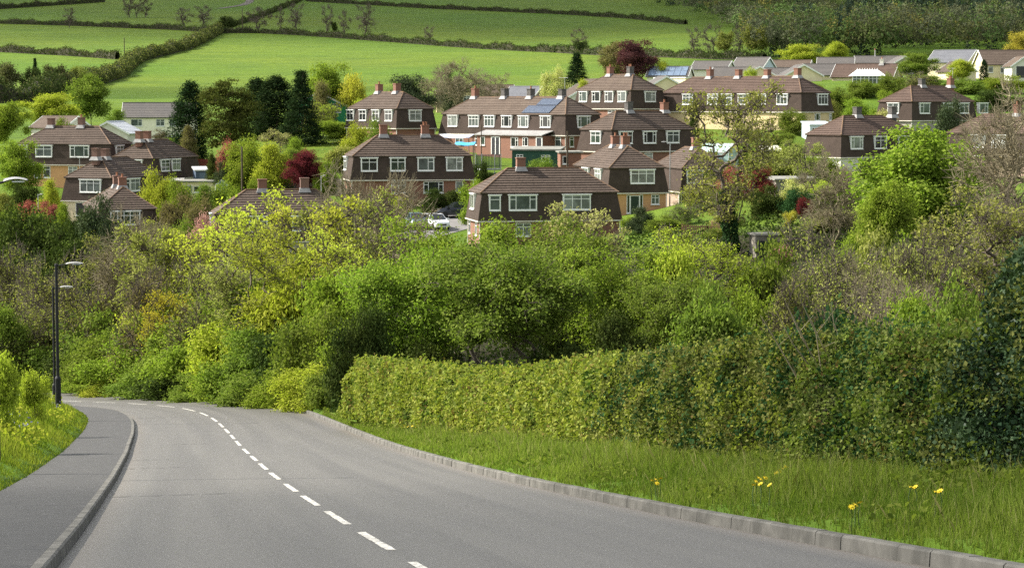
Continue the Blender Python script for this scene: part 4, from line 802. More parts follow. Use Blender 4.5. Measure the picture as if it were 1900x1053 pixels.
def leaves(rs, C, size, tint, aspect=.62, upb=.25, droop=0.0, dirs=None, dirw=0.0, nrm=None):
    """kite leaves (folded on the midrib) centred on C."""
    n = len(C); s = size * rs.uniform(.65, 1.35, n)
    d = rs.normal(size=(n, 3)); d[:, 2] -= droop
    if dirs is not None: d = d + dirs * dirw
    d /= np.linalg.norm(d, axis=1)[:, None] + 1e-9
    nr = rs.normal(size=(n, 3)) * (1 if nrm is None else .55) + [0, 0, upb * 3]
    if nrm is not None: nr = nr + nrm
    sd = np.cross(d, nr); sd /= np.linalg.norm(sd, axis=1)[:, None] + 1e-9; nm = np.cross(sd, d)
    s = s[:, None]; V = np.stack([C - d * s * .5, C + sd * s * aspect * .5 + nm * s * .1 - d * s * .08, C + d * s * .5, C - sd * s * aspect * .5 + nm * s * .1 - d * s * .08], 1).reshape(-1, 3)
    F = np.arange(n * 4).reshape(n, 4)
    return V, F, np.repeat(tint, 4)
def leaf_mesh(name, parts):
    V = np.concatenate([p[0] for p in parts]); o = 0; F = []
    for p in parts: F.append(p[1] + o); o += len(p[0])
    return np_mesh(name, V, [np.concatenate(F)], attrs={"tint": np.concatenate([p[2] for p in parts])})
BARK = mat("bark_grey_brown", (.13, .105, .08), .95, (.075, .06, .045), 3, .4); BARKD = mat("bark_dark", (.06, .048, .036), .95, (.04, .032, .025), 3, .4); BARKP = mat("bark_pale", (.25, .215, .13), .95, (.17, .145, .085), 4, .3)
PROTO = {}
def proto(key, seed, w, h, z0, shape, ncl, nlf, lsize, clr, stems=1, h0=None, r0=.16, tw=0, tl=.5, rt=.006, lean=.35, aspect=.62, upb=.25, droop=0.0, flat_=.7, tips_leaf=False, lob=13, minr=0, sides=4, keep=1.0, tpow=2.3):
    """one plant of a kind: trunk mesh + crown mesh, built at its natural size."""
    rs = np.random.RandomState(seed); c = crown_pts(rs, ncl, w, h, z0, shape, lob); ld = LOBE_DIR[0] if LOBE_DIR else None; A, par, cnt, ends, tips, order = skeleton(rs, c, stems, h0 or z0 + h * .35, lean, tw, tl)
    rad = rt * cnt ** (1 / tpow); rad *= 1; rad[0] = rad[1:stems * 4:4].max() if stems else rad[0]
    if rad.max() > r0: rad = np.minimum(rad, rt + (rad - rt) * (r0 / rad.max()))
    V, F = tubes(A, par, rad, sides, minr); tm = np_mesh(key + "_trunk", V, [F], smooth=True)
    src = A[tips] if tips_leaf else A[ends]; nd = ld[order] if ld is not None and not tips_leaf else None; kp = rs.uniform(size=len(src)) < keep; src = src[kp]; nd = np.repeat(nd[kp], nlf, 0) if nd is not None else None
    cc = np.repeat(src, nlf, 0); ct = np.repeat(rs.uniform(0, 1, len(src)), nlf); pos = cc + rs.normal(size=cc.shape) * clr * [1, 1, flat_]
    cm = leaf_mesh(key + "_crown", [leaves(rs, pos, lsize, np.clip(.5 * ct + .5 * rs.uniform(0, 1, len(cc)), 0, 1), aspect, upb, droop, nrm=nd)])
    PROTO[key] = (tm, cm, 2 * float(np.percentile(np.hypot(pos[:, 0], pos[:, 1]), 97)), float(np.percentile(pos[:, 2], 99.3))); return PROTO[key]
# (key, seed, width, crown height, crown base, shape, clumps, leaves per clump, leaf size, clump radius)
for k, sd in (("dense", 1), ("dense2", 2)): proto(k, sd, 7, 7, 1.2, 'round', 520, 40, .23, .40, h0=3.2, r0=.22)
for k, sd in (("hazel", 3), ("hazel2", 4), ("hazel3", 5)): proto(k, sd, 8, 6.6, 1.3, 'vase', 480, 62, .175, .36, stems=8, h0=3.4, r0=.13, rt=.008, tw=2, tl=.5, lean=.55)
for k, sd in (("bush", 6), ("bush2", 7), ("bush3", 8)): proto(k, sd, 5, 4.2, .0, 'dome', 330, 56, .17, .34, stems=6, h0=1.6, r0=.07, lean=.5)
for k, sd in (("budding", 9), ("budding2", 10)): proto(k, sd, 8, 9.5, 1.6, 'vase', 420, 3, .21, .16, stems=4, h0=5, r0=.14, tw=5, tl=.75, rt=.0075, lean=.28, keep=.8, tips_leaf=True)
for k, sd in (("bare", 11), ("bare2", 12)): proto(k, sd, 7, 8, .8, 'vase', 520, 1, .12, .2, stems=5, h0=3.6, r0=.15, tw=7, tl=.8, rt=.0075, lean=.35)
for k, sd in (("thicket", 13), ("thicket2", 14)): proto(k, sd, 6, 4.4, .1, 'dome', 480, 13, .12, .28, stems=9, h0=1.8, r0=.06, tw=6, tl=.55, rt=.006, lean=.6)
proto("hazel_open", 31, 9, 5, 3.0, 'vase', 480, 60, .17, .36, stems=11, h0=3.6, r0=.12, rt=.008, tw=2, tl=.5, lean=.75)
proto("globe", 41, 7, 6.6, .5, 'round', 620, 40, .22, .36, h0=3.2, r0=.24, lob=9)
proto("airy", 15, 8, 9.5, 2.2, 'vase', 520, 22, .16, .30, stems=3, h0=5.4, r0=.2, tw=4, tl=.6, rt=.008, lean=.25)
proto("pointed", 16, 4.4, 11, .5, 'cone', 520, 34, .26, .28, h0=10, r0=.2, droop=.9, aspect=.34, flat_=.5, upb=0)
proto("cedar", 17, 8.5, 10, .8, 'round', 420, 34, .30, .40, h0=7, r0=.3, droop=.5, aspect=.36, flat_=.35, upb=.2)
proto("columnar", 18, 3.4, 10, .3, 'column', 460, 30, .26, .28, h0=8, r0=.18, droop=.3, aspect=.36, flat_=.9, upb=0)
proto("far_round", 19, 9, 9, 1.2, 'round', 260, 22, .5, .62, h0=4, r0=.3)
proto("far_bare", 20, 8, 9, .8, 'vase', 220, 1, .17, .3, stems=3, h0=4, r0=.2, tw=5, tl=1.0, rt=.014, lean=.3)
proto("small_leaf", 21, 3, 2.6, .0, 'dome', 200, 34, .13, .26, stems=5, h0=1.0, r0=.05, lean=.5)
print("faces", {k: len(v[1].polygons) + len(v[0].polygons) for k, v in PROTO.items()})
LM = dict(
    lime=leaf_mat("leaf_lime", (.24, .285, .032), (.42, .45, .07), .42), bright=leaf_mat("leaf_bright_green", (.115, .178, .022), (.285, .34, .055), .40), mid=leaf_mat("leaf_mid_green", (.085, .135, .024), (.22, .27, .052), .36),
    deep=leaf_mat("leaf_deep_green", (.03, .052, .014), (.08, .105, .026), .18), yellow=leaf_mat("leaf_yellow_green", (.34, .37, .045), (.52, .54, .09), .42), gold=leaf_mat("leaf_gold", (.34, .29, .04), (.44, .40, .08), .38), olive=leaf_mat("leaf_olive", (.19, .21, .055), (.33, .34, .095), .32),
    conifer=leaf_mat("needle_dark", (.014, .032, .014), (.034, .055, .02), .15), cedar=leaf_mat("needle_olive", (.04, .058, .015), (.11, .125, .03), .2), red=leaf_mat("leaf_dark_red", (.10, .022, .025), (.18, .045, .04), .35, tcol=(1.2, .8, .7)), crimson=leaf_mat("leaf_coral_red", (.24, .07, .06), (.36, .16, .12), .35, tcol=(1.2, .8, .7)),
    purple=leaf_mat("leaf_purple", (.06, .026, .03), (.12, .06, .055), .3, tcol=(1.3, .8, .8)), bronze=leaf_mat("leaf_bronze", (.13, .115, .055), (.20, .165, .075), .35), orange=leaf_mat("leaf_orange", (.34, .24, .025), (.38, .32, .05), .4), pink=leaf_mat("blossom_pink", (.42, .24, .2), (.5, .34, .26), .35, tcol=(1.1, .95, .9)),
    cream=leaf_mat("blossom_cream", (.46, .44, .2), (.38, .38, .13), .35), twig=leaf_mat("bud_brown", (.19, .155, .075), (.26, .22, .10), .3), ivy=leaf_mat("leaf_ivy", (.022, .055, .02), (.05, .10, .035), .15, gloss=.0), evergreen=leaf_mat("leaf_evergreen_grey", (.04, .06, .03), (.085, .10, .05), .15))
CNT = {}
def plant(kind, leaf, px, d, ytop, wpx, label, group=None, bark=None, name=None, cat=None, ybase=None, sink=.15, seed=None, zscale=1.0):
    tm, cm, w0, h0 = PROTO[kind]; x = X(px, d, -8); z = P(px, ybase, d).z if ybase else g1(x, d)
    zt = P(px, ytop, d).z; h = max(.6, (zt - z) + sink); w = wpx / FPX * d; w = max(w, {"hazel": .8, "bush": .62, "budding": .6, "bare": .55, "thicket": .75, "airy": .7, "dense": .6, "small": .6}.get(kind.rstrip("23").split("_")[0], 0) * h); sx, sz = w / w0 * 1.03, h / h0
    shrub = kind.startswith(("bush", "thicket", "small")); name = name or ("shrub" if shrub else "tree"); n = CNT.get("n", 0); CNT["n"] = n + 1
    root = empty(name, (x, d, z - sink), (n * 2.399) % 6.283 if seed is None else seed, label, cat or ("shrub" if shrub else "tree"), group); root.scale = (sx, sx, sz)
    t = link("stems" if shrub else "trunk", tm, None, root); c = link("foliage" if shrub else "crown", cm, None, root)
    for o, me, m_ in ((t, tm, bark or (BARKP if kind.startswith("bare") else BARK)), (c, cm, LM[leaf])):
        if not me.materials: me.materials.append(m_)
        o.material_slots[0].link = 'OBJECT'; o.material_slots[0].material = m_
    return root
G_BEND = "shrubs crowding the outside of the road bend"; L_BEND = "roadside shrub in the leafy bank right along the outside of the road bend"
for i, (px, d, yt, w) in enumerate([(610, 96, 690, 120), (640, 100, 610, 140), (570, 99, 680, 140), (590, 103, 585, 170), (530, 103, 690, 150), (535, 107, 610, 170), (480, 107, 690, 160), (480, 111, 612, 180), (430, 111, 685, 150), (425, 116, 600, 180), (375, 116, 690, 150), (365, 121, 622, 180), (320, 120.5, 692, 150), (305, 126, 618, 170), (265, 125.5, 695, 140), (245, 131, 632, 170), (215, 130, 698, 130), (190, 136, 630, 160), (165, 134, 695, 120), (130, 140, 645, 150)]):
    plant(("bush", "bush2", "bush3")[i % 3], ("mid", "bright", "lime", "mid", "bright", "deep", "mid")[i % 7], px, d + 5.6, yt, w, L_BEND, G_BEND)
for i, (px, d, yt, w) in enumerate([(620, 106, 520, 190), (560, 110, 510, 200), (500, 114, 525, 200), (440, 119, 550, 190), (380, 124, 565, 190), (320, 129, 565, 180), (260, 134, 580, 170), (205, 138, 585, 160), (150, 142, 595, 160), (95, 146, 600, 150)]):
    plant(("bush2", "bush3", "bush")[i % 3], ("bright", "lime", "mid", "mid", "bright")[i % 5], px, d + 7, yt, w, "taller shrub standing second rank behind the bend's roadside shrubs", "taller shrubs behind the bend")
# yellow budding trees behind the bend
for kd, lf, px, d, yt, w, lab in [("budding", "yellow", 470, 134, 358, 190, "tall yellow-green budding tree in front of the lowest brown roof"), ("budding2", "yellow", 560, 130, 372, 170, "yellow-green budding tree right of the tallest one, in front of the brown roof"),
        ("budding", "yellow", 405, 140, 405, 150, "yellow-green budding tree left of the tallest one, before the pink blossom"), ("budding2", "lime", 335, 146, 430, 130, "small lime budding tree between bare trees and yellow trees"),
        ("budding2", "olive", 630, 140, 360, 170, "grey-olive twiggy tree in front of the brick house with parked cars"), ("bare", "twig", 700, 146, 335, 150, "bare spreading tree in front of the street and parked cars"), ("bare2", "twig", 650, 150, 345, 130, "bare twiggy tree with pinkish buds before the brick house's left corner"),
        ("bare", "twig", 245, 150, 410, 170, "wide bare brown tree above the road bend"), ("budding2", "olive", 300, 142, 418, 120, "budding tree with pale olive buds beside the wide bare brown tree"), ("budding", "olive", 200, 158, 440, 120, "sparse olive tree left of the wide bare brown tree"),
        ("airy", "lime", 540, 118, 430, 170, "light lime tree leaning over the middle of the bend"), ("airy", "olive", 470, 122, 465, 160, "olive twiggy tree low behind the bend shrubs"), ("budding", "yellow", 610, 118, 430, 140, "yellow sprigged tree beside the dark gap left of the hedge"),
        ("thicket", "olive", 390, 128, 500, 140, "twiggy olive thicket under the yellow trees"), ("thicket2", "twig", 290, 136, 515, 150, "brown twiggy thicket above the bend shrubs"), ("thicket", "olive", 180, 148, 500, 150, "grey-green thicket left above the bend"),
        ("budding2", "orange", 315, 131, 540, 70, "orange-leaved bush among the brown thicket above the bend")]:
    plant(kd, lf, px, d, yt, w, lab)
for i, (kd, lf, px, d, yt, w, lab) in enumerate([("bush", "deep", 40, 190, 398, 190, "dark green bushy clump below the red shrubs at left"), ("bush3", "deep", 130, 182, 425, 140, "dark green bush left of the bare brown tree"), ("thicket2", "olive", 20, 168, 470, 160, "dull olive thicket at the left edge behind the lamp posts"), ("thicket", "olive", 100, 164, 480, 150, "dull olive-brown thicket right behind the lamp posts"),
        ("thicket", "olive", 60, 152, 545, 170, "olive thicket low behind the lamp posts"), ("bush2", "mid", 10, 150, 575, 130, "green bush at the left edge above the roadside bank"), ("bush", "deep", 210, 176, 445, 120, "dark green bush under the cream-based house"), ("bush2", "mid", 75, 200, 400, 110, "grey-green bush in front of the white car at left"),
        ("bush3", "evergreen", 184, 215, 372, 82, "dark olive bush in front of the cream-based house"), ("bush", "olive", 270, 190, 430, 90, "olive bush below the lowest roof at left"), ("budding", "yellow", 290, 180, 410, 90, "small yellow-budded tree below the lowest roof at left"), ("bush", "mid", 335, 200, 415, 70, "green bush left of the dark blue car"), ("bush3", "pink", 378, 197, 405, 26, "small pink blossoming shrub beside the dark blue car")]):
    plant(kd, lf, px, d, yt, w, lab)
# the green hazels behind the hedge
for kd, lf, px, d, yt, w, lab in [("hazel", "bright", 745, 106, 478, 190, "leftmost green hazel behind the hedge, beside the dark gap"), ("hazel2", "bright", 855, 112, 414, 200, "tallest green hazel behind the hedge, below the nearest house's left corner"), ("hazel_open", "mid", 935, 99, 462, 330, "many-stemmed green hazel with dark stems showing above the hedge"),
        ("hazel", "mid", 1050, 110, 425, 210, "broad green hazel behind the hedge below the nearest house"), ("hazel2", "bright", 1150, 106, 465, 180, "green hazel behind the hedge left of the lime tree"), ("hazel3", "mid", 1235, 98, 520, 150, "low darker hazel at the foot of the lime tree"),
        ("bush", "deep", 660, 99, 585, 95, "dark green bush at the near end of the bend, left end of the hedge"), ("bush2", "deep", 700, 100, 580, 100, "dark bush in the shade behind the hedge's left end"), ("small_leaf", "deep", 800, 103, 640, 110, "dark filler bush standing in for shade behind the dip in the hedge"), ("small_leaf", "deep", 1045, 97, 640, 130, "dark filler bush standing in for shade right of the bare stems behind the hedge"), ("bush2", "deep", 1150, 92, 590, 150, "dark filler bush standing in for shade under the right hand hazels"),  # deep leaf colour stands in for the shade under and behind the hazels
        ("bush3", "mid", 1330, 92, 545, 170, "green bush above the middle of the hedge, right of the hazels"), ("airy", "lime", 1305, 112, 425, 160, "lime-green tree below the orange-based house garden"), ("bush2", "lime", 1260, 106, 470, 130, "lime bush left at the foot of the lime-green tree"), ("budding2", "cream", 1090, 150, 384, 170, "pale yellow blossoming tree in front of the nearest house's right end"),
        ("bush", "bright", 1400, 98, 545, 150, "light green bush right of the lime-green tree above the hedge"), ("bush3", "mid", 1440, 112, 462, 130, "rounded grey-green bush below the stone hut"), ("thicket", "olive", 1530, 122, 430, 190, "soft olive-lime thicket below the thin bare tree"), ("thicket2", "olive", 1490, 96, 520, 170, "olive twiggy thicket above the hedge"), ("thicket", "olive", 1600, 104, 480, 190, "wide olive thicket in the middle of the right slope"),
        ("thicket2", "olive", 1700, 88, 455, 210, "dull olive twiggy thicket left of the ivy mass"), ("thicket", "olive", 1590, 70, 555, 170, "olive briar thicket rising above the hedge"), ("bare2", "olive", 1660, 74, 505, 120, "sparse dark-stemmed shrub tree above the hedge left of the ivy"), ("budding", "olive", 1815, 100, 352, 230, "pale-branched olive budding tree above the ivy mass at right"), ("bare2", "twig", 1885, 134, 172, 170, "tall bare tree at the right edge in front of the pinkish house"),
        ("bare", "twig", 1815, 165, 236, 110, "tall bare tree right beside the bright green tree"), ("thicket", "olive", 1760, 108, 415, 190, "grey-green thicket below the tall bare trees"), ("thicket2", "olive", 1870, 110, 390, 170, "olive-brown thicket at the right edge"), ("bush2", "bright", 1700, 66, 560, 120, "light green bush beside the ivy mass"), ("bush", "mid", 1760, 62, 545, 110, "mid-green bush touching the ivy mass's left side"), ("bush3", "olive", 1640, 128, 440, 160, "olive bush under the bright green tree"),
        ("globe", "bright", 1708, 160, 245, 235, "big rounded bright green tree in front of the dark-fronted house"), ("dense2", "bright", 1640, 154, 345, 110, "lower bright green tree leaning left of the big rounded one"), ("bare2", "twig", 1547, 168, 300, 120, "thin bare tree right of the stone hut"), ("bush", "bright", 1590, 150, 440, 110, "green bush at the foot of the thin bare tree"), ("budding2", "olive", 1500, 205, 262, 100, "bare tangled tree with faint pink blossom by the flat garage"), ("bush2", "mid", 1545, 210, 300, 100, "green bush below the dark-fronted house"),
        ("bush", "olive", 1440, 232, 280, 110, "olive bush below the cream-roofed lean-to"), ("dense", "red", 1410, 202, 312, 62, "dark red maple beside the flat garage"), ("bush", "crimson", 1362, 215, 312, 70, "brighter red shrub behind the ivy-clad tree"), ("bush3", "cream", 1478, 196, 336, 74, "cream-topped shrub in front of the flat garage"), ("bush", "ivy", 1480, 193, 352, 66, "dark glossy shrub under the cream-topped one"), ("small_leaf", "red", 1493, 188, 368, 30, "small red shrub below the dark glossy one"), ("small_leaf", "gold", 1468, 184, 392, 28, "small yellow flowering clump on the lawn by the red shrubs"),
        ("bush2", "evergreen", 1193, 198, 386, 58, "dark blue-green shrub in front of the orange-based house"), ("bush3", "mid", 1238, 192, 402, 72, "grey-green rounded shrub right of the dark blue-green one"), ("small_leaf", "bright", 1166, 200, 403, 30, "clipped bright green shrub beside the nearest house's right corner"), ("bush", "mid", 1330, 182, 425, 60, "green shrub behind the rail fence"), ("bush", "olive", 1560, 178, 395, 130, "olive bush behind the thin bare tree"), ("small_leaf", "pink", 1450, 168, 456, 46, "pink flowering shrub beside the stone hut"), ("bush3", "ivy", 1432, 172, 446, 40, "dark bush hugging the stone hut's right side")]:
    plant(kd, lf, px, d, yt, w, lab)
rq = random.Random(12)
for i in range(46):                                          # more garden planting between the houses
    px, py, d = [(1010, 320, 246), (1100, 350, 240), (1300, 330, 250), (1330, 345, 235), (1300, 400, 210), (1380, 300, 255), (1420, 310, 245), (1460, 300, 250), (1500, 320, 235), (1540, 340, 228), (1620, 330, 235), (1690, 300, 262), (1720, 330, 240), (1770, 300, 262), (1760, 360, 220), (1580, 370, 205), (1350, 420, 190), (1420, 410, 195), (1520, 400, 195), (1270, 420, 200),
                     (590, 320, 262), (540, 300, 272), (480, 320, 255), (640, 300, 270), (680, 400, 222), (740, 395, 228), (600, 400, 225), (330, 400, 228), (300, 410, 222), (420, 395, 230), (240, 420, 215), (150, 400, 240), (60, 420, 235), (330, 300, 300), (300, 270, 340), (590, 260, 320), (660, 270, 290), (840, 300, 270), (1000, 335, 240), (570, 235, 345),
                     (1560, 250, 280), (1600, 225, 300), (1450, 260, 275), (1640, 180, 335), (1700, 165, 350), (1840, 200, 315)][i]
    hh = rq.uniform(1.6, 3.4); x = X(px, d, -8); yt = proj((x, d, g1(x, d) + hh))[1]
    plant(("bush", "bush2", "bush3", "small_leaf", "thicket")[i % 5], ("mid", "bright", "olive", "deep", "lime", "mid", "bronze")[i % 7], px, d, yt, hh * rq.uniform(1.1, 1.9) * FPX / d, "leafy garden shrub among the other planting between the houses", "shrubs filling the gardens between the houses")
# the large ivy-clad tree
ivt = plant("budding2", "olive", 1350, 174, 158, 215, "large airy tree with ivy-clad trunk right of the orange-based house")
rs = np.random.RandomState(77); n = 5200; tz = rs.uniform(0, 1, n) ** 1.2; a_ = rs.uniform(0, 6.283, n); z = tz * 5.2; rr = .85 * (1 - .5 * tz) * (1 + .25 * np.sin(z * 2.3 + a_ * 2)) * rs.uniform(.5, 1, n) ** .5
C = np.stack([rr * np.cos(a_) + .25 * np.sin(z), rr * np.sin(a_), z], 1); iv = link("ivy", leaf_mesh("ivy", [leaves(rs, C, .16, rs.uniform(0, 1, n), .8)]), LM["ivy"], ivt); iv.scale = (1 / ivt.scale[0], 1 / ivt.scale[1], 1 / ivt.scale[2])
# gardens and the trees round the houses
for kd, lf, px, d, yt, w, lab in [("dense", "bright", 38, 262, 264, 92, "leafy bright green tree in front of the wide house at left"), ("bush", "deep", 42, 258, 345, 70, "dark shrub under the leafy bright green tree at left"), ("dense2", "bright", 12, 320, 193, 80, "light green tree at the left edge behind the wide house"), ("dense", "lime", 95, 382, 176, 112, "broad lime-yellow tree behind the brown-roofed bungalow"), ("dense2", "mid", 170, 402, 142, 96, "large rounded green tree with pale top beyond the lime one"),
        ("bush2", "mid", 215, 350, 205, 50, "green bush left of the cream block"), ("bush3", "mid", 112, 318, 222, 50, "small green bush between the two bungalows at left"), ("columnar", "conifer", 355, 292, 155, 76, "dark conifer at the right end of the cream block"), ("cedar", "cedar", 425, 286, 152, 118, "wide olive-brown conifer between dark conifers"), ("columnar", "conifer", 478, 312, 148, 76, "dark conifer just right of the wide olive one"), ("columnar", "conifer", 514, 308, 144, 90, "dark conifer beside the pointed one"), ("pointed", "conifer", 560, 298, 134, 84, "tall pointed dark conifer, sharpest of the row"),
        ("columnar", "bronze", 350, 284, 236, 36, "brownish leafed tree under the dark conifer by the cream block"), ("dense", "bright", 616, 378, 121, 96, "yellow-green round tree above the green garden house"), ("small_leaf", "gold", 655, 374, 140, 36, "golden yellow shrub at the right side of the yellow-green round tree"), ("bush2", "bronze", 594, 372, 155, 52, "brown-grey shrub in front of the yellow-green round tree"), ("bush3", "lime", 672, 360, 188, 50, "lime bush right of the green garden house"), ("budding", "lime", 600, 310, 190, 60, "sparse pale green tree in front of the green garden house"),
        ("dense", "evergreen", 764, 318, 142, 88, "dark rounded evergreen right behind the house with four sunlit windows"), ("bare", "twig", 852, 345, 118, 110, "bare branching tree in front of the long cream building"), ("bare2", "twig", 800, 340, 140, 60, "smaller bare tree between the dark evergreen and the terrace"), ("bush3", "evergreen", 840, 380, 134, 44, "dark grey rounded bush among the bare trees"), ("bare2", "twig", 912, 380, 140, 70, "bare tree by the slate-roofed bungalow"),
        ("bush", "cream", 1030, 372, 130, 56, "cream blossoming shrub beside the slate-roofed bungalow"), ("pointed", "conifer", 1070, 440, 100, 52, "dark green conifer beyond the cream blossom"), ("dense2", "bronze", 1140, 405, 82, 66, "bronze-green tree left of the purple one"), ("dense", "purple", 1182, 398, 77, 80, "rounded purple-leaved tree behind the pale-roofed house"), ("small_leaf", "lime", 1228, 396, 115, 34, "lime bush beside the purple tree"), ("bush2", "lime", 1080, 352, 150, 40, "lime bush left of the pale-roofed house"),
        ("bush", "bright", 460, 262, 262, 95, "light green garden shrub beside the telegraph pole"), ("bush2", "lime", 508, 258, 270, 80, "lime garden shrub behind the long board fence"), ("bush3", "crimson", 430, 268, 266, 56, "coral red shrub behind the board fence"), ("dense", "red", 562, 254, 281, 74, "dark red shrub behind the board fence"), ("columnar", "cedar", 393, 264, 287, 22, "small pointed conifer in front of the red fence"), ("bush3", "evergreen", 415, 262, 303, 36, "dark shrub left of the telegraph pole"), ("budding", "cream", 510, 280, 240, 60, "grey-green tree with white blossom above the garden shrubs"), ("bush2", "bright", 545, 275, 258, 50, "bright green bush left of the dark red shrub"),
        ("dense2", "bright", 622, 300, 226, 86, "yellow-green leafy tree below the green garden house"), ("bush", "lime", 662, 280, 234, 60, "lime bush left of the house with lit windows"), ("bush3", "mid", 704, 262, 228, 60, "green bush with pale blossom in front of the brick-based house"), ("bush2", "bright", 610, 252, 302, 50, "bright hedge bush at the right end of the board fence"), ("bush", "bright", 655, 300, 240, 44, "small bright bush under the four lit windows"),
        ("bush3", "lime", 292, 240, 322, 52, "lime bush in front of the small house with two side windows"), ("bush", "bright", 330, 236, 338, 60, "bright garden hedge bush left of the grey low fence"), ("bush2", "mid", 375, 240, 345, 60, "mid-green hedge bush below the small greenhouse"), ("bush", "bright", 420, 240, 342, 70, "bright hedge bush right below the small greenhouse"), ("bush3", "bronze", 330, 226, 368, 80, "brown-green hedge above the dark blue car"), ("bush", "bronze", 372, 222, 374, 60, "brown hedge right end above the dark blue car"), ("bush2", "lime", 95, 252, 336, 40, "lime bush left of the cream-based house"),
        ("bush", "crimson", 50, 248, 376, 50, "coral red hedge shrub at the far left garden"), ("bush3", "crimson", 88, 246, 376, 44, "coral red hedge shrub beside the cream-based house"), ("bush2", "olive", 8, 244, 360, 50, "olive bush at the left edge of the gardens"), ("bush", "mid", 20, 236, 388, 60, "green bush below the coral red hedge"), ("bush2", "bright", 118, 240, 380, 30, "small bright bush at the corner of the cream-based house"),
        ("bush3", "deep", 855, 232, 350, 60, "dark clipped hedge behind the parked cars"), ("small_leaf", "bright", 878, 224, 336, 42, "bright round topiary bush by the nearest house's roof"), ("bush2", "deep", 810, 233, 352, 60, "dark hedge bush beside the brick house's front"), ("bush", "deep", 893, 246, 302, 36, "dark hedge bush left of the picket fence"),
        ("bush", "mid", 1470, 286, 206, 66, "grey-green rounded bush beside the yellow terrace"), ("columnar", "deep", 1288, 278, 196, 22, "narrow dark green shrub at the yellow terrace's left"), ("bush", "evergreen", 1764, 284, 190, 66, "dark yew in front of the house with aerial"), ("bush2", "bright", 1590, 318, 185, 70, "bright leafy bush below the conservatory with finials"), ("bush3", "mid", 1555, 330, 165, 60, "green bush right of the yellow terrace roof"), ("bush", "mid", 1600, 345, 150, 70, "green bush in front of the white conservatory"), ("bush2", "olive", 1545, 300, 190, 40, "olive bush beside the yellow terrace's end"), ("bush3", "bright", 1625, 306, 205, 50, "bright bush left of the house with aerial"), ("bush", "mid", 1650, 345, 140, 60, "mid-green bush right of the white conservatory"),
        ("dense", "mid", 1700, 385, 100, 74, "bushy green tree in front of the dark gable"), ("dense2", "lime", 1778, 380, 112, 62, "light green bushy tree left of the big cream gable"), ("columnar", "conifer", 1823, 385, 112, 18, "small dark conifer in front of the brown-roofed bungalow"), ("bush2", "mid", 1720, 352, 142, 80, "green hedge bush behind the house with aerial"), ("bush", "mid", 1790, 350, 148, 90, "long green hedge bush below the big cream gable"), ("bush3", "bright", 1860, 352, 142, 90, "bright green hedge bush below the right-hand bungalow"), ("bush", "deep", 1850, 322, 165, 90, "dark green hedge bush at the right above the lawn"), ("bush2", "mid", 1520, 330, 160, 50, "small green bush behind the yellow terrace's chimneys"), ("bush", "lime", 1390, 372, 128, 34, "small lime bush among the cream gables"),
        ("dense", "lime", 1487, 500, 84, 86, "lime-green round tree behind the bungalows"), ("dense2", "lime", 1554, 505, 80, 56, "pale lime round tree right of the first one behind the bungalows"), ("dense", "gold", 1893, 430, 62, 56, "yellow-green tree at the right edge above the brown roof"), ("bush", "olive", 1670, 282, 240, 40, "olive bush at the foot of the house with aerial"), ("bush2", "cream", 1640, 290, 208, 60, "pale flowering hedge between two mansard houses")]:
    plant(kd, lf, px, d, yt, w, lab)
# ------------------------------------------------------------------ the roadside hedge: solid twiggy core, leaf shell
TOPS = [(640, 668), (720, 676), (800, 688), (870, 692), (950, 684), (1050, 668), (1150, 652), (1250, 634), (1350, 614), (1450, 600), (1540, 598), (1620, 600), (1700, 585), (1760, 560), (1800, 520), (1850, 482), (1900, 455), (2060, 430)]
hp = resample(hedge_p, .25, 3.0); hpx = np.array([proj(p)[0] for p in hp])
ht = np.array([P(px, np.interp(px, [t[0] for t in TOPS], [t[1] for t in TOPS]), p[1] + .5).z for px, p in zip(hpx, hp)]) - hp[:, 2]
ht -= np.interp(hpx, [900, 1150, 1500, 1760, 1850], [.30, .36, .5, .5, .15])
htg = np.gradient(hp[:, :2], axis=0); htg /= np.linalg.norm(htg, axis=1)[:, None]; hn = np.stack([-htg[:, 1], htg[:, 0]], 1)
if hn[0, 0] > 0: hn = -hn                                     # towards the road
CORE = mat("hedge_twig_core", (.022, .018, .011), 1.0, (.014, .016, .006), 2.5, .6)  # twig brown, darkened to stand in for shade in the leaf gaps
def pick(cum, u): return np.interp(u, cum, np.arange(len(cum)))
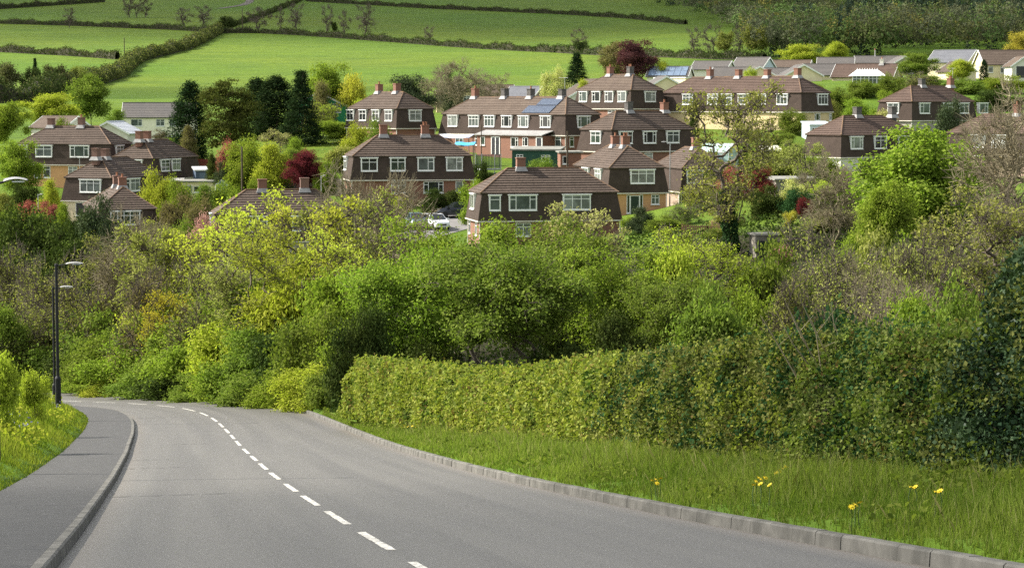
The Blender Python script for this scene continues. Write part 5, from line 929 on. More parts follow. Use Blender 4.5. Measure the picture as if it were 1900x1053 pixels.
def hedge_piece(name, label, px0, px1, sets, depth=1.3, rough=.12, seed=1, loose=0.0, cat="hedge"):
    """sets: (child name, leaf material, leaves per m2, leaf size, patchiness, offset)."""
    rs = np.random.RandomState(seed); ii = np.where((hpx >= px0) & (hpx <= px1))[0]; i0, i1 = ii[0], ii[-1]; o = hp[(i0 + i1) // 2].copy(); root = empty(name, o, 0, label, cat)
    L = np.concatenate([[0], np.cumsum(np.linalg.norm(np.diff(hp[i0:i1 + 1], axis=0), axis=1))]); H = ht[i0:i1 + 1]
    bul = lambda s, v: rough * (np.sin(s * 1.7 + v * 2.1) + np.sin(s * .63 + 1.3 + v) + .7 * np.sin(s * 4.1 + v * 5.3)) * .6
    top_w = lambda s: .09 * np.sin(s * 1.9) + .06 * np.sin(s * 4.3 + 1) + loose * (.5 * np.sin(s * .9) + .3 * np.sin(s * 2.7))
    def section(k, ins):
        s = L[k]; p, n, h = hp[i0 + k], hn[i0 + k], H[k] + top_w(s) - ins; q = []
        for f, z in ((0, -.1), (.03, h * .35), (.1, h * .75), (.25, h), (depth - .2, h + .04), (depth, h * .5), (depth, -.3)):
            b = bul(s, z) if f < .5 else 0; f2 = f + (ins if f < .5 else -ins if f > .9 else 0) - b; q.append((p[0] - n[0] * f2 - o[0], p[1] - n[1] * f2 - o[1], p[2] + z - o[2]))
        return q
    ks = list(range(0, len(L), 2)); V = [v for k in ks for v in section(k, .16)]; m_ = 7
    F = np.array([(a * m_ + j, a * m_ + j + 1, (a + 1) * m_ + j + 1, (a + 1) * m_ + j) for a in range(len(ks) - 1) for j in range(m_ - 1)]); caps = [np.array([list(range(m_))]), np.array([list(range((len(ks) - 1) * m_, len(ks) * m_))])]
    link("twigs", np_mesh("hedge_twigs", V, [F] + caps), CORE, root)
    for cn, lm, dens, lsz, patch, off in sets:
        n = int(dens * ((H + depth * .8) * np.gradient(L)).sum()); s = rs.uniform(0, L[-1], n); kf = np.interp(s, L, np.arange(len(L))); k0 = np.clip(kf.astype(int), 0, len(L) - 2); fr = (kf - k0)[:, None]
        p = hp[i0 + k0] * (1 - fr) + hp[i0 + k0 + 1] * fr; nn = hn[i0 + k0] * (1 - fr) + hn[i0 + k0 + 1] * fr; h = np.interp(s, L, H) + top_w(s)
        u = rs.uniform(0, 1, n) * (h + depth); onf = u < h; z = np.where(onf, u, h); f = np.where(onf, .03 + .22 * np.clip(u / h, 0, 1) ** 2.5, .25 + (u - h))
        if patch:
            fr_ = rs.uniform(1.2, 6, 8); th_ = rs.uniform(0, 3.14, 8); a = sum(np.sin(s * q1 * np.cos(q2) + z * q1 * np.sin(q2) * 1.5 + q1 * 9) for q1, q2 in zip(fr_, th_)) * .55; keep = a + rs.normal(size=n) * .5 > patch; p, nn, z, f, s, h, onf = p[keep], nn[keep], z[keep], f[keep], s[keep], h[keep], onf[keep]; n = keep.sum()
        b = bul(s, z) + off + rs.normal(size=n) * .05 + rs.exponential(.04, n); zz_ = z + rs.exponential(.05, n) * (~onf) + rs.normal(size=n) * .02
        b = np.where(onf, b, 0); C = np.stack([p[:, 0] - nn[:, 0] * (f - b) - o[0], p[:, 1] - nn[:, 1] * (f - b) - o[1], p[:, 2] + zz_ + .02 - o[2] + np.where(onf, 0, off + rs.exponential(.05, n))], 1)
        sz = lsz * np.interp(p[:, 1], [25, 85], [1, 1.6])
        dirs = np.concatenate([nn, np.full((n, 1), .25)], 1)
        tint = np.clip(.5 + .22 * (np.sin(s * 1.9 + z * 2.3) + np.sin(s * 5.1 - z * 4)) + rs.normal(size=n) * .25, 0, 1)
        ns = int(L[-1] * 2.2); k1 = rs.randint(0, len(L), ns); up_ = rs.uniform(.12, .42, ns) * (1 + loose * 3); lx = rs.normal(size=(ns, 2)) * .5; f1 = rs.uniform(.1, depth * .7, ns)    # sprigs that have outgrown the last cut
        sp_ = np.concatenate([np.stack([hp[i0 + k1, 0] - hn[i0 + k1, 0] * f1 + lx[:, 0] * up_ * t - o[0], hp[i0 + k1, 1] - hn[i0 + k1, 1] * f1 + lx[:, 1] * up_ * t - o[1], hp[i0 + k1, 2] + H[k1] + top_w(L[k1]) + up_ * t - o[2]], 1) for t in np.linspace(.05, 1, 9)]); sp_ += rs.normal(size=sp_.shape) * .025
        spz = lsz * .8 * np.interp(np.tile(hp[i0 + k1, 1], 9), [25, 85], [1, 1.6])
        link(cn, leaf_mesh(cn, [leaves(rs, C, sz, tint, .72, .15, 0, dirs, .35), leaves(rs, sp_, spz, rs.uniform(.4, 1, len(sp_)), .7)]), LM[lm], root)
    return root
LM["hedge"] = leaf_mat("leaf_hedge_green", (.06, .10, .02), (.29, .32, .075), .32); LM["hedgedk"] = leaf_mat("leaf_hedge_dark", (.036, .060, .015), (.235, .26, .075), .28); LM["hedgeyellow"] = leaf_mat("leaf_hedge_new", (.19, .235, .035), (.31, .335, .07), .36); LM["hedgebrown"] = leaf_mat("leaf_hedge_bronze", (.17, .125, .045), (.24, .20, .06), .3); LM["ivybig"] = leaf_mat("leaf_ivy_glossy", (.02, .045, .02), (.085, .13, .055), .12, gloss=.008)
hedge_piece("hedge", "long clipped roadside hedge, golden at its far end, behind the grass verge", 644, 1120, [("foliage", "hedge", 1050, .085, 0, .02), ("new_shoots", "hedgeyellow", 1500, .078, -.35, .05), ("bronze_shoots", "hedgebrown", 320, .065, .7, .05)], seed=3)
hedge_piece("hedge", "dark green middle stretch of the roadside hedge below the brown briars", 1120, 1500, [("foliage", "hedgedk", 1900, .062, 0, .02), ("ivy_leaves", "ivy", 900, .065, -.2, .04), ("new_shoots", "hedgeyellow", 1000, .06, .5, .05), ("bronze_shoots", "hedgebrown", 350, .05, .9, .05)], rough=.15, seed=4)
hedge_piece("hedge", "overgrown bramble stretch of the roadside hedge beside the ivy mass", 1500, 1775, [("foliage", "hedgedk", 1700, .062, 0, .04), ("ivy_leaves", "ivy", 900, .065, -.2, .05), ("new_shoots", "mid", 1200, .062, .2, .08), ("bronze_shoots", "hedgebrown", 300, .06, .7, .06)], rough=.24, seed=5, loose=.16)
hedge_piece("ivy_bank", "tall mass of glossy dark ivy at the right edge above the verge", 1775, 2058, [("ivy_leaves", "ivybig", 2900, .062, 0, .05), ("foliage", "hedgedk", 900, .06, .3, .12), ("new_shoots", "mid", 900, .06, .7, .14)], rough=.28, seed=6, loose=.2, cat="ivy")
# dead stems and briars poking out of the hedge
def briars(label, px, d, n, h, spread, seed, m_):
    rs = random.Random(seed); x = X(px, d, -6); z = g1(x, d); root = None; mb = MB()
    for k in range(n):
        a = rs.uniform(0, 6.28); r = rs.uniform(0, spread); L = h * rs.uniform(.6, 1.1); bx, by = r * math.cos(a), r * math.sin(a) * .4; ln = rs.uniform(-.5, .5); pts = [(bx + ln * L * t + .06 * math.sin(t * 9 + k), by + .05 * math.cos(t * 7 + k), L * t * (1 - .18 * t * abs(ln) * 2)) for t in (0, .25, .5, .75, 1)]
        mb.tube(pts, [.016, .014, .012, .008, .004], 4)
        for j in range(4):
            t = rs.uniform(.4, .95); b = Vector(pts[int(t * 4)]); mb.tube([b, b + Vector((rs.uniform(-.3, .3), rs.uniform(-.2, .2), rs.uniform(.05, .4)))], [.007, .003], 3)
    o = mb.build("briar", m_, None, (x, d, z)); tag(o, label, "briar"); return o
briars("tangle of bare brown briar stems above the middle of the hedge", 1615, 33.5, 26, 2.7, .9, 3, BARKP)
briars("few pale dead stems at the foot of the overgrown hedge", 1530, 33.2, 5, 1.1, .5, 4, BARKP)
plant("small_leaf", "ivy", 1525, 35.6, 583, 60, "dark ivy clump on a stump rising from the hedge top")

# ------------------------------------------------------------------ grass
LM["grass"] = leaf_mat("grass_blade", (.10, .16, .022), (.25, .30, .06), .36, hue=0, val=0); LM["grassdry"] = leaf_mat("grass_seed_heads", (.20, .22, .06), (.30, .29, .12), .3, hue=0, val=0)
def blades(name, x, y, h, w, rs, m_, lean=.35, tint=None, zoff=0):
    n = len(x); z = gz(x, y) - .02 + zoff; a = rs.uniform(0, 6.283, n); b = rs.uniform(0, 6.283, n); dx, dy = np.cos(a) * w / 2, np.sin(a) * w / 2; lx, ly = np.cos(b) * h * lean * rs.uniform(0, 1.4, n), np.sin(b) * h * lean * rs.uniform(0, 1.4, n)
    V = np.stack([np.stack([x - dx, y - dy, z], 1), np.stack([x + dx, y + dy, z], 1), np.stack([x + dx * .6 + lx * .45, y + dy * .6 + ly * .45, z + h * .6], 1), np.stack([x + lx, y + ly, z + h], 1), np.stack([x - dx * .6 + lx * .45, y - dy * .6 + ly * .45, z + h * .6], 1)], 1).reshape(-1, 3)
    F = np.arange(n * 5).reshape(n, 5); t = np.repeat(rs.uniform(0, 1, n) if tint is None else tint, 5)
    return link(name, np_mesh(name, V, [F], attrs={"tint": t}), m_, kind="stuff")
def on_strip(rs, n, s0, s1, f0, f1, dpow=1.0):
    """random points beside the road, thinning with distance; f0, f1 give the offset limits."""
    u = rs.uniform(0, 1, n); i = np.searchsorted(RS, s0 * (s1 / s0) ** u); i = np.clip(i, 0, len(RC) - 1); w = rs.uniform(0, 1, n); off = f0(i) * (1 - w) + f1(i) * w
    jx = rs.uniform(-.25, .25, n); return RC[i, 0] + RN[i, 0] * off + tg[i, 0] * jx, RC[i, 1] + RN[i, 1] * off + tg[i, 1] * jx, off, i
hoff, hidx = road_near(hp[:, 0], hp[:, 1]); srt = np.argsort(hidx)
hedge_off = lambda i: np.interp(i, hidx[srt], hoff[srt])
s_first = RS[np.argmin(abs(RC[:, 1] - 17))]; s_far = RS[np.argmin(abs(RC[:, 1] - 97))]
rs = np.random.RandomState(8)
x, y, off, i = on_strip(rs, 130000, s_first, s_far, lambda i: np.full(len(i), WR + .09), lambda i: hedge_off(i) + .25)
clump = .5 + .25 * (np.sin(x * 1.7 + y * .9) + np.sin(x * .6 - y * .45 + 1)); up = np.clip((off - WR) / 1.2, .35, 1)
h = (.12 + .24 * rs.uniform(0, 1, len(x)) ** 1.5) * (.65 + .6 * clump) * up * np.interp(y, [20, 90], [1, 1.25]); wd = np.interp(y, [18, 90], [.012, .035])
blades("grass", x, y, h, wd, rs, LM["grass"], .4, np.clip(.25 + .5 * clump + rs.normal(size=len(x)) * .22, 0, 1))
k = rs.uniform(size=len(x)) < .07; blades("grass_seed_heads", x[k], y[k], h[k] * 1.5, wd[k] * .7, rs, LM["grassdry"], .5)
n = 14000; wx, wy, woff, wi = on_strip(rs, n, s_first, s_far, lambda i: np.full(len(i), WR + .3), lambda i: hedge_off(i) + .1); pk = (np.sin(wx * 2.3 + wy * 1.1) + np.sin(wx * .9 - wy * .7 + 2) + 1.6 * (woff > hedge_off(wi) - .55)) > 1.15; wx, wy = wx[pk], wy[pk]
C = np.stack([wx, wy, gz(wx, wy) + rs.uniform(.04, .3, len(wx))], 1); tag(link("verge_weeds", leaf_mesh("verge_weeds", [leaves(rs, C, .085, rs.uniform(0, 1, len(wx)), .6)]), LM["mid"]), kind="stuff")
# grass and weeds on the left bank
LM["bank"] = leaf_mat("bank_grass", (.13, .19, .02), (.25, .27, .045), .35, hue=0, val=0)
x, y, off, i = on_strip(rs, 110000, RS[np.argmin(abs(RC[:, 1] - 26))], RS[np.argmin(abs(RC[:, 1] - 112))], lambda i: np.full(len(i), -WL - 1.86), lambda i: np.full(len(i), -WL - 11.0))
cl_ = .5 + .25 * (np.sin(x * 1.1 + y * .5) + np.sin(x * .5 - y * .35 + 2)); h = (.08 + .2 * rs.uniform(0, 1, len(x)) ** 1.4) * (.5 + .9 * cl_) * np.clip((-off - WL - 1.7) / .9, .4, 1); wd = np.interp(y, [25, 110], [.016, .05])
blades("bank_grass", x, y, h, wd, rs, LM["bank"], .45, np.clip(.1 + .7 * cl_ + rs.normal(size=len(x)) * .25, 0, 1))
n = 16000; x, y, off, i = on_strip(rs, n, RS[np.argmin(abs(RC[:, 1] - 28))], RS[np.argmin(abs(RC[:, 1] - 112))], lambda i: np.full(len(i), -WL - 2.4), lambda i: np.full(len(i), -WL - 11.0))
pt_ = np.sin(x * .9 + y * .4) + np.sin(x * .37 - y * .21) > .1; x, y = x[pt_], y[pt_]; C = np.stack([x, y, gz(x, y) + rs.uniform(.05, .38, len(x))], 1)
tag(link("bank_weeds", leaf_mesh("bank_weeds", [leaves(rs, C, .12, rs.uniform(0, 1, len(x)), .7)]), LM["lime"]), kind="stuff")
n = 1500; x, y, off, i = on_strip(rs, n, RS[np.argmin(abs(RC[:, 1] - 50))], RS[np.argmin(abs(RC[:, 1] - 105))], lambda i: np.full(len(i), -WL - 3.0), lambda i: np.full(len(i), -WL - 8.0))
pt_ = np.sin(x * .8 + y * .35 + 1) + np.sin(x * .3 - y * .2) > .3; x, y = x[pt_], y[pt_]; C = np.stack([x, y, gz(x, y) + rs.uniform(.2, .4, len(x))], 1)
tag(link("bluebells", leaf_mesh("bluebells", [leaves(rs, C, .10, rs.uniform(0, 1, len(x)), .5, droop=.8)]), leaf_mat("bluebell", (.20, .19, .40), (.28, .27, .48), .3, hue=0, val=0)), kind="stuff")
for kd, lf, px, d, yt, w, lab in [("small_leaf", "lime", -6, 64, 660, 60, "lime bush at the left edge on the roadside bank"), ("small_leaf", "lime", 62, 78, 690, 50, "low lime shrub on the bank left of the nearest lamp post"), ]:
    plant(kd, lf, px, d, yt, w, lab)
# undergrowth under the valley trees; its deep leaf colour stands in for shade there
n = 110000; d = 92 * (195 / 92) ** rs.uniform(0, 1, n); px = rs.uniform(-150, 2050, n); x = (px - CX) / FPX * d; keep = np.ones(n, bool); of, ix = road_near(x, d); keep &= (of > WR + .6) | (d > 175); x, d = x[keep], d[keep]
C = np.stack([x, d, gz(x, d) + rs.uniform(0, .7, len(x)) ** 1.4], 1)
tag(link("undergrowth", leaf_mesh("undergrowth", [leaves(rs, C, .26, rs.uniform(0, 1, len(x)), .7)]), LM["deep"]), kind="stuff")
# yellow flowers on the verge
YEL = mat("petal_yellow", (.72, .55, .012), .6); STALK = mat("flower_stalk", (.07, .12, .03), .8)
def flower(px, py, d, label, group):
    p = P(px, py, d); g = g1(p.x, p.y); r_ = random.Random(px * 3 + py); h = max(.16, p.z - g)
    root = empty("yellow_flower", (p.x, p.y, g), r_.uniform(0, 6), label, "flower", group); mb = MB(); mb.tube([(0, 0, -.03), (.02, .01, h * .6), (0, 0, h)], .006, 4); mb.build("stalk", STALK, root)
    mb = MB(); tl = Vector((r_.uniform(-.5, .5), -.6, 1)).normalized(); u = tl.cross(Vector((1, 0, 0))).normalized(); w = tl.cross(u); c = Vector((0, 0, h))
    for k in range(9):
        a = 6.283 * k / 9; dr = u * math.cos(a) + w * math.sin(a); sd = tl.cross(dr); mb.quad(c, c + dr * .026 + sd * .009 + tl * .006, c + dr * .042 + tl * .004, c + dr * .026 - sd * .009 + tl * .006)
    mb.lathe([(.0, .012), (.016, .008), (.018, 0)], 8, (0, 0, h)); mb.build("flower_head", YEL, root)
for lab, grp, q in (("yellow flower of the largest clump on the right verge", "yellow flowers of the large clump", [(1403, 893), (1412, 889), (1420, 886), (1411, 897), (1399, 899), (1440, 877), (1446, 873), (1452, 869), (1458, 866), (1428, 899), (1408, 886)]), ("yellow flower of the lone clump on the middle verge", "yellow flowers of the middle clump", [(1210, 891), (1217, 889), (1226, 887), (1219, 896)]),
        ("yellow flower nearest the kerb on the right verge", "yellow flowers near the kerb", [(1580, 940), (1587, 936), (1595, 932)]), ("yellow flower under the ivy mass at the right edge", "yellow flowers under the ivy", [(1736, 912), (1744, 910), (1690, 903), (1698, 903)]), ("yellow flower far along the verge near the golden hedge end", "yellow flowers at the far verge", [(757, 791), (765, 790), (771, 792), (750, 789)])):
    for px, py in q:
        i0 = ground_hit(px, py + (900 / max(18, 60 - (py - 780) * .33)), 15, 120); flower(px, py, i0 or 30, lab, grp)

# ------------------------------------------------------------------ hill: hedgerows, bare trees, woodland
def drape(pts, step=1.5):
    w = []
    for px, py in pts:
        d = ground_hit(px, py, 380, 3500)
        if d: p = P(px, py, d); w.append((p.x, p.y))
    q = resample(np.array(w), step, 12); return np.concatenate([q, gz(q[:, 0], q[:, 1])[:, None]], 1)
def hedgerow(label, pts, h, w, leafs, seed, lsize=.5, dens=9):
    rs = np.random.RandomState(seed); q = drape(pts); o = q[len(q) // 2]; root = empty("hedgerow", o, 0, label, "hedgerow"); q = q - o; t = np.gradient(q[:, :2], axis=0); t /= np.linalg.norm(t, axis=1)[:, None]; nr = np.stack([t[:, 1], -t[:, 0]], 1)
    hh = h * (1 + .22 * np.sin(np.arange(len(q)) * .31) + .15 * np.sin(np.arange(len(q)) * .83 + 1) + rs.normal(size=len(q)) * .08); sec = ((-.5, -.5), (-.42, .6), (-.2, .93), (.2, .93), (.42, .6), (.5, -.5))
    V = [(a[0] + n_[0] * w * f * .85, a[1] + n_[1] * w * f * .85, a[2] + z * g_ * .85) for a, n_, g_ in zip(q, nr, hh) for f, z in sec]; k = 6
    F = np.array([(a * k + j, a * k + j + 1, (a + 1) * k + j + 1, (a + 1) * k + j) for a in range(len(q) - 1) for j in range(k - 1)]); link("twigs", np_mesh("hedgerow_twigs", V, [F]), mat("hedgerow_core", (.035, .038, .018), 1, (.05, .045, .025), .3), root)
    L = np.linalg.norm(np.diff(q, axis=0), axis=1).sum()
    for lm, sh in leafs:
        n = int(L * (2 * h + w) * dens * sh); i = rs.randint(0, len(q), n); a = rs.uniform(-1.25, 1.25, n) * 1.4; ro = rs.uniform(.85, 1.2, n); C = np.stack([q[i, 0] + nr[i, 0] * np.sin(a) * w * .5 * ro + t[i, 0] * rs.uniform(-1, 1, n), q[i, 1] + nr[i, 1] * np.sin(a) * w * .5 * ro + t[i, 1] * rs.uniform(-1, 1, n), q[i, 2] + np.clip(np.cos(a * .8), 0, 1) * hh[i] * ro * rs.uniform(.4, 1, n) ** .4], 1)
        link("foliage", leaf_mesh("hedgerow_leaves", [leaves(rs, C, lsize, rs.uniform(0, 1, n))]), LM[lm], root)
    return root
LM["hedgedark"] = leaf_mat("leaf_hedgerow", (.042, .062, .022), (.07, .09, .03), .2); LM["hedgegrey"] = leaf_mat("leaf_hedgerow_grey", (.095, .10, .042), (.13, .13, .055), .2)
HDG = [("hedgedark", .7), ("hedgegrey", .35)]
hedgerow("dark hedgerow along the top of the brightest field", [(404, 62), (480, 62), (560, 66), (650, 73), (760, 81), (880, 90), (1035, 98)], 2.4, 2.2, HDG, 1)
hedgerow("dark hedgerow between the two upper left fields", [(-80, 42), (60, 46), (150, 49), (250, 53), (330, 56), (398, 61)], 2.3, 2.2, HDG, 2)
hedgerow("thick diagonal hedgerow running up the hill from the lime trees", [(405, 62), (375, 78), (345, 92), (300, 103), (262, 112), (243, 122), (222, 143), (180, 156), (120, 168), (60, 180)], 3.6, 4.5, [("hedgedark", .6), ("hedgegrey", .7), ("olive", .25)], 3)
hedgerow("dark hedgerow between the two lower left fields", [(-80, 92), (0, 97), (80, 101), (150, 105), (222, 111)], 2.4, 2.6, HDG, 4)
hedgerow("hedgerow climbing from the hedge junction to the hilltop", [(408, 56), (450, 44), (500, 26), (545, 8), (575, -8)], 2.2, 2.2, HDG, 5)
hedgerow("dark hedgerow across the upper right field below the hilltop", [(570, 3), (650, 8), (770, 15), (900, 21), (1040, 27), (1160, 34), (1272, 46)], 2.2, 2.2, HDG, 6)
hedgerow("dark hedgerow above the bungalows at the foot of the wood", [(1035, 98), (1120, 103), (1250, 107), (1420, 112)], 2.6, 2.6, HDG, 7)
hedgerow("dark hedgerow at the bottom of the left fields", [(-80, 190), (0, 192), (60, 190), (110, 176)], 4.0, 4.0, [("hedgedark", .9), ("hedgegrey", .3)], 8)
hedgerow("dark hedgerow along the top left corner", [(-80, 22), (0, 17), (100, 11), (195, 4)], 2.6, 2.4, HDG, 9)
for kd, lf, px, py, h, w, lab in [("far_bare", "twig", 131, 52, 9, 30, "lone bare tree on the hedgerow of the upper left field"), ("far_bare", "twig", 242, 33, 10, 28, "leftmost bare tree of the trio at the top left"), ("far_bare", "twig", 256, 33, 11, 26, "middle bare tree of the trio at the top left"), ("far_bare", "twig", 272, 33, 9, 26, "rightmost bare tree of the trio at the top left"), ("far_bare", "twig", 345, 52, 9, 40, "bare grey tree left of the hedge junction"), ("far_bare", "twig", 378, 52, 10, 40, "bare grey tree nearest the hedge junction on its left"),
        ("far_round", "hedgedark", 425, 60, 7, 36, "dark bushy tree on the hedge junction"), ("far_bare", "twig", 482, 60, 11, 44, "wide bare tree right of the hedge junction"), ("far_bare", "twig", 521, 60, 11, 18, "slim ivy-dark bare tree right of the hedge junction"), ("far_bare", "twig", 552, 62, 13, 40, "tall bare tree between the slim one and the row of four"), ("far_bare", "twig", 608, 66, 13, 26, "first bare tree of the row of four on the long hedgerow"), ("far_round", "deep", 621, 66, 6, 12, "short ivy-green tree second in the row on the long hedgerow"), ("far_bare", "twig", 641, 68, 11, 24, "third bare tree of the row on the long hedgerow"), ("far_bare", "twig", 677, 70, 14, 48, "largest rounded bare tree of the row on the long hedgerow"),
        ("far_bare", "twig", 797, 82, 7, 24, "small lone bare tree far right on the long hedgerow"), ("far_bare", "twig", 1073, 100, 9, 30, "bare tree on the hedgerow above the cream blossom"), ("far_round", "hedgedark", 1078, 101, 5, 30, "dark bush on the hedgerow above the cream blossom"), ("far_round", "hedgedark", 1148, 104, 5, 40, "dark bush behind the purple tree"), ("far_bare", "twig", 1285, 108, 10, 34, "bare tree at the wood's near left corner"), ("far_bare", "twig", 1320, 109, 11, 44, "grey bare tree second from the wood's left corner"), ("far_round", "olive", 1345, 110, 9, 34, "greenish tree at the wood's left corner"), ("far_round", "olive", 1400, 112, 11, 46, "olive tree at the front of the wood behind the bungalows"), ("far_bare", "twig", 1372, 111, 11, 34, "grey bare tree third from the wood's left corner"),
        ("far_round", "hedgedark", 60, 186, 7, 40, "dark bush at the bottom of the left field"), ("far_round", "hedgegrey", 105, 172, 7, 46, "grey-brown tree where the diagonal hedgerow starts"), ("pointed", "conifer", 67, 180, 9, 20, "small dark conifer in the bottom left hedgerow"), ("far_round", "hedgegrey", 10, 186, 8, 60, "grey-brown tree at the left end of the bottom hedgerow"), ("far_round", "olive", 150, 165, 6, 40, "olive tree in the lower part of the diagonal hedgerow")]:
    d = ground_hit(px, py, 380, 3000); p = P(px, py - h / d * FPX, d); plant(kd, lf, px, d, py - h / d * FPX, w, lab)
# woodland on the right-hand hill: one mass
rs = np.random.RandomState(21); n = 2300; px = rs.uniform(1130, 2150, n); d = 690 * (1650 / 690) ** rs.uniform(0, 1, n); x = (px - CX) / FPX * d; z = gz(x, d)
yb = np.array([proj((a, b, c))[1] for a, b, c in zip(x, d, z)]); lim = np.interp(yb, [-40, 0, 20, 40, 60, 80, 112], [1120, 1165, 1225, 1315, 1350, 1385, 1400]); ok = (px > lim) & (yb < 112); px, d, x, z, yb = px[ok], d[ok], x[ok], z[ok], yb[ok]; n = len(x)
con = (px > 1560) & (yb < 58) & (rs.uniform(size=n) < .85) | (rs.uniform(size=n) < .06); typ = np.where(con, .95, np.choose(rs.choice(5, n, p=[.36, .24, .22, .13, .05]), [.08, .3, .5, .66, .8])); hgt = np.where(con, rs.uniform(11, 16, n), rs.uniform(8, 15, n)); wid = np.where(con, rs.uniform(3, 4.5, n), rs.uniform(8, 14, n))
ncl = 44; dr = rs.normal(size=(n, ncl, 3)); dr[:, :, 2] = np.abs(dr[:, :, 2]) - .25; dr /= np.linalg.norm(dr, axis=2)[:, :, None]; rr = rs.uniform(.7, 1, (n, ncl, 1)) * (1 + .18 * np.sin(dr[:, :, :1] * 6 + dr[:, :, 1:2] * 5)); q = dr * rr; t_ = rs.uniform(0, 1, (n, ncl)) ** 1.3; aa = rs.uniform(0, 6.283, (n, ncl))
px_ = np.where(con[:, None], np.cos(aa) * (1 - t_) * .5 * wid[:, None], q[:, :, 0] * wid[:, None] / 2); py_ = np.where(con[:, None], np.sin(aa) * (1 - t_) * .5 * wid[:, None], q[:, :, 1] * wid[:, None] / 2); pz_ = np.where(con[:, None], t_ * hgt[:, None], hgt[:, None] * (.55 + .45 * q[:, :, 2]))
C = np.stack([x[:, None] + px_, d[:, None] + py_, z[:, None] + pz_], 2).reshape(-1, 3); ty = np.repeat(typ, ncl); DR = np.repeat(np.where(con[:, None, None], np.stack([np.cos(aa), np.sin(aa), np.full_like(aa, .3)], 2), q).reshape(-1, 3), 6, 0) * 2.6; C = np.repeat(C, 6, 0) + rs.normal(size=(len(C) * 6, 3)) * .5; ty = np.clip(np.repeat(ty, 6) + rs.uniform(-.02, .02, len(C)), 0, 1)
m, nt, N, Lk, b = nodes_of("woodland_leaves"); N.remove(b); at = N.new("ShaderNodeAttribute"); at.attribute_name = "tint"; cr = N.new("ShaderNodeValToRGB"); Lk.new(at.outputs["Fac"], cr.inputs[0]); el = cr.color_ramp.elements
for pos, c_ in ((.08, (.115, .125, .07)), (.3, (.095, .15, .045)), (.5, (.14, .185, .052)), (.66, (.11, .12, .05)), (.8, (.24, .22, .06)), (.95, (.045, .07, .045))):
    e = el.new(pos) if pos not in (.08, .95) else el[0 if pos < .5 else -1]; e.position = pos; e.color = (*c_, 1)
df = N.new("ShaderNodeBsdfDiffuse"); tr_ = N.new("ShaderNodeBsdfTranslucent"); mx = N.new("ShaderNodeMixShader"); mx.inputs[0].default_value = .2; Lk.new(cr.outputs[0], df.inputs[0]); Lk.new(cr.outputs[0], tr_.inputs[0]); Lk.new(df.outputs[0], mx.inputs[1]); Lk.new(tr_.outputs[0], mx.inputs[2]); Lk.new(mx.outputs[0], N["Material Output"].inputs[0])
tag(link("woodland", leaf_mesh("woodland", [leaves(rs, C, .85, ty, .7, nrm=np.repeat(np.repeat(0, 1), 1) if False else DR)]), m), kind="stuff")
# farm track at the top of the hill
q = drape([(408, 16), (430, 13), (450, 10), (462, 5), (466, -3), (455, -12)], 4.0); mb = MB(); t = np.gradient(q[:, :2], axis=0); t /= np.linalg.norm(t, axis=1)[:, None]
for k in range(len(q) - 1): mb.quad(*[(q[j][0] + t[j][1] * s, q[j][1] - t[j][0] * s, q[j][2] + .08) for j, s in ((k, -2.4), (k, 2.4), (k + 1, 2.4), (k + 1, -2.4))])
mb.build("farm_track", mat("track_earth", (.09, .075, .06), .95, (.12, .10, .08), .4), kind="structure")
# ------------------------------------------------------------------ lamps, poles
BLACK = mat("black_paint", (.007, .007, .008), .6); LEDH = mat("lamp_head_grey", (.30, .30, .29), .45); LENS = mat("lamp_lens", (.55, .56, .55), .25)
def street_lamp(px, d, ytop, label, arm=1.1, zbase=None, m_=None, rp=.068, rb=.125, lb=1.3, group=None):
    x = X(px, d, -8); z = zbase if zbase is not None else g1(x, d); zt = P(px, ytop, d).z; h = zt - z; root = empty("street_lamp", (x, d, z), 0, label, "street lamp", group); m_ = m_ or BLACK
    mb = MB(); mb.lathe([(rb, -.3), (rb, lb), (rb * .95, lb + .05), (rp * 1.1, lb + .14), (rp, lb + .3), (rp * .95, h - .02), (rp * .7, h + .03)], 12); mb.build("pole", m_, root, smooth=False)
    mb = MB(); mb.tube([(0, 0, h - .06), (arm * .3, 0, h - .02), (arm * .42, 0, h + .01)], .028, 8); mb.build("arm", m_, root)
    mb = MB(); n = 9; V = []
    for k in range(n):
        t = k / (n - 1); xx = arm * (.36 + .64 * t); w = .04 + .08 * math.sin(min(1, t * 1.6) * 1.57) * (1 - .45 * max(0, t - .55)); zz_ = h + .02 + .05 * math.sin(t * 3.0) + .015 * t; tk = .032 * (1 - .7 * t) + .01
        V += [(xx, -w, zz_ - .3 * tk), (xx, 0, zz_ + tk), (xx, w, zz_ - .3 * tk), (xx, 0, zz_ - tk)]
    mb.add(V, [(i * 4 + j, i * 4 + (j + 1) % 4, (i + 1) * 4 + (j + 1) % 4, (i + 1) * 4 + j) for i in range(n - 1) for j in range(4)] + [(3, 2, 1, 0), tuple(range((n - 1) * 4, n * 4))]); hd = mb.build("lamp_head", LEDH, root)
    mb = MB(); mb.box(arm * .6, arm * .92, -.06, .06, h - .012, h + .012); mb.build("lens", LENS, hd)
    return root
street_lamp(105, 95, 490, "nearest complete black lamp post standing on the bank by the footway", 1.12)
street_lamp(97, 128, 533, "farther black lamp post just behind the first one", 1.12)
street_lamp(-9, 50, 337, "grey lamp head reaching in from the left edge above the bank", .82)
GALV = mat("galvanised_steel", (.36, .37, .37), .45, metal=.3)
for px, d, yt, lab in ((1243, 234, 264, "grey street lamp beside the orange-based house"), (596, 244, 326, "grey street lamp in front of the grey board fence"), (70, 246, 361, "grey street lamp in front of the coral red hedge"), (148, 263, 292, "grey street lamp in front of the wide orange-based house")):
    street_lamp(px, d, yt, lab, -.9 if px in (1243, 148) else .5, None, GALV, .045, .07, .9)
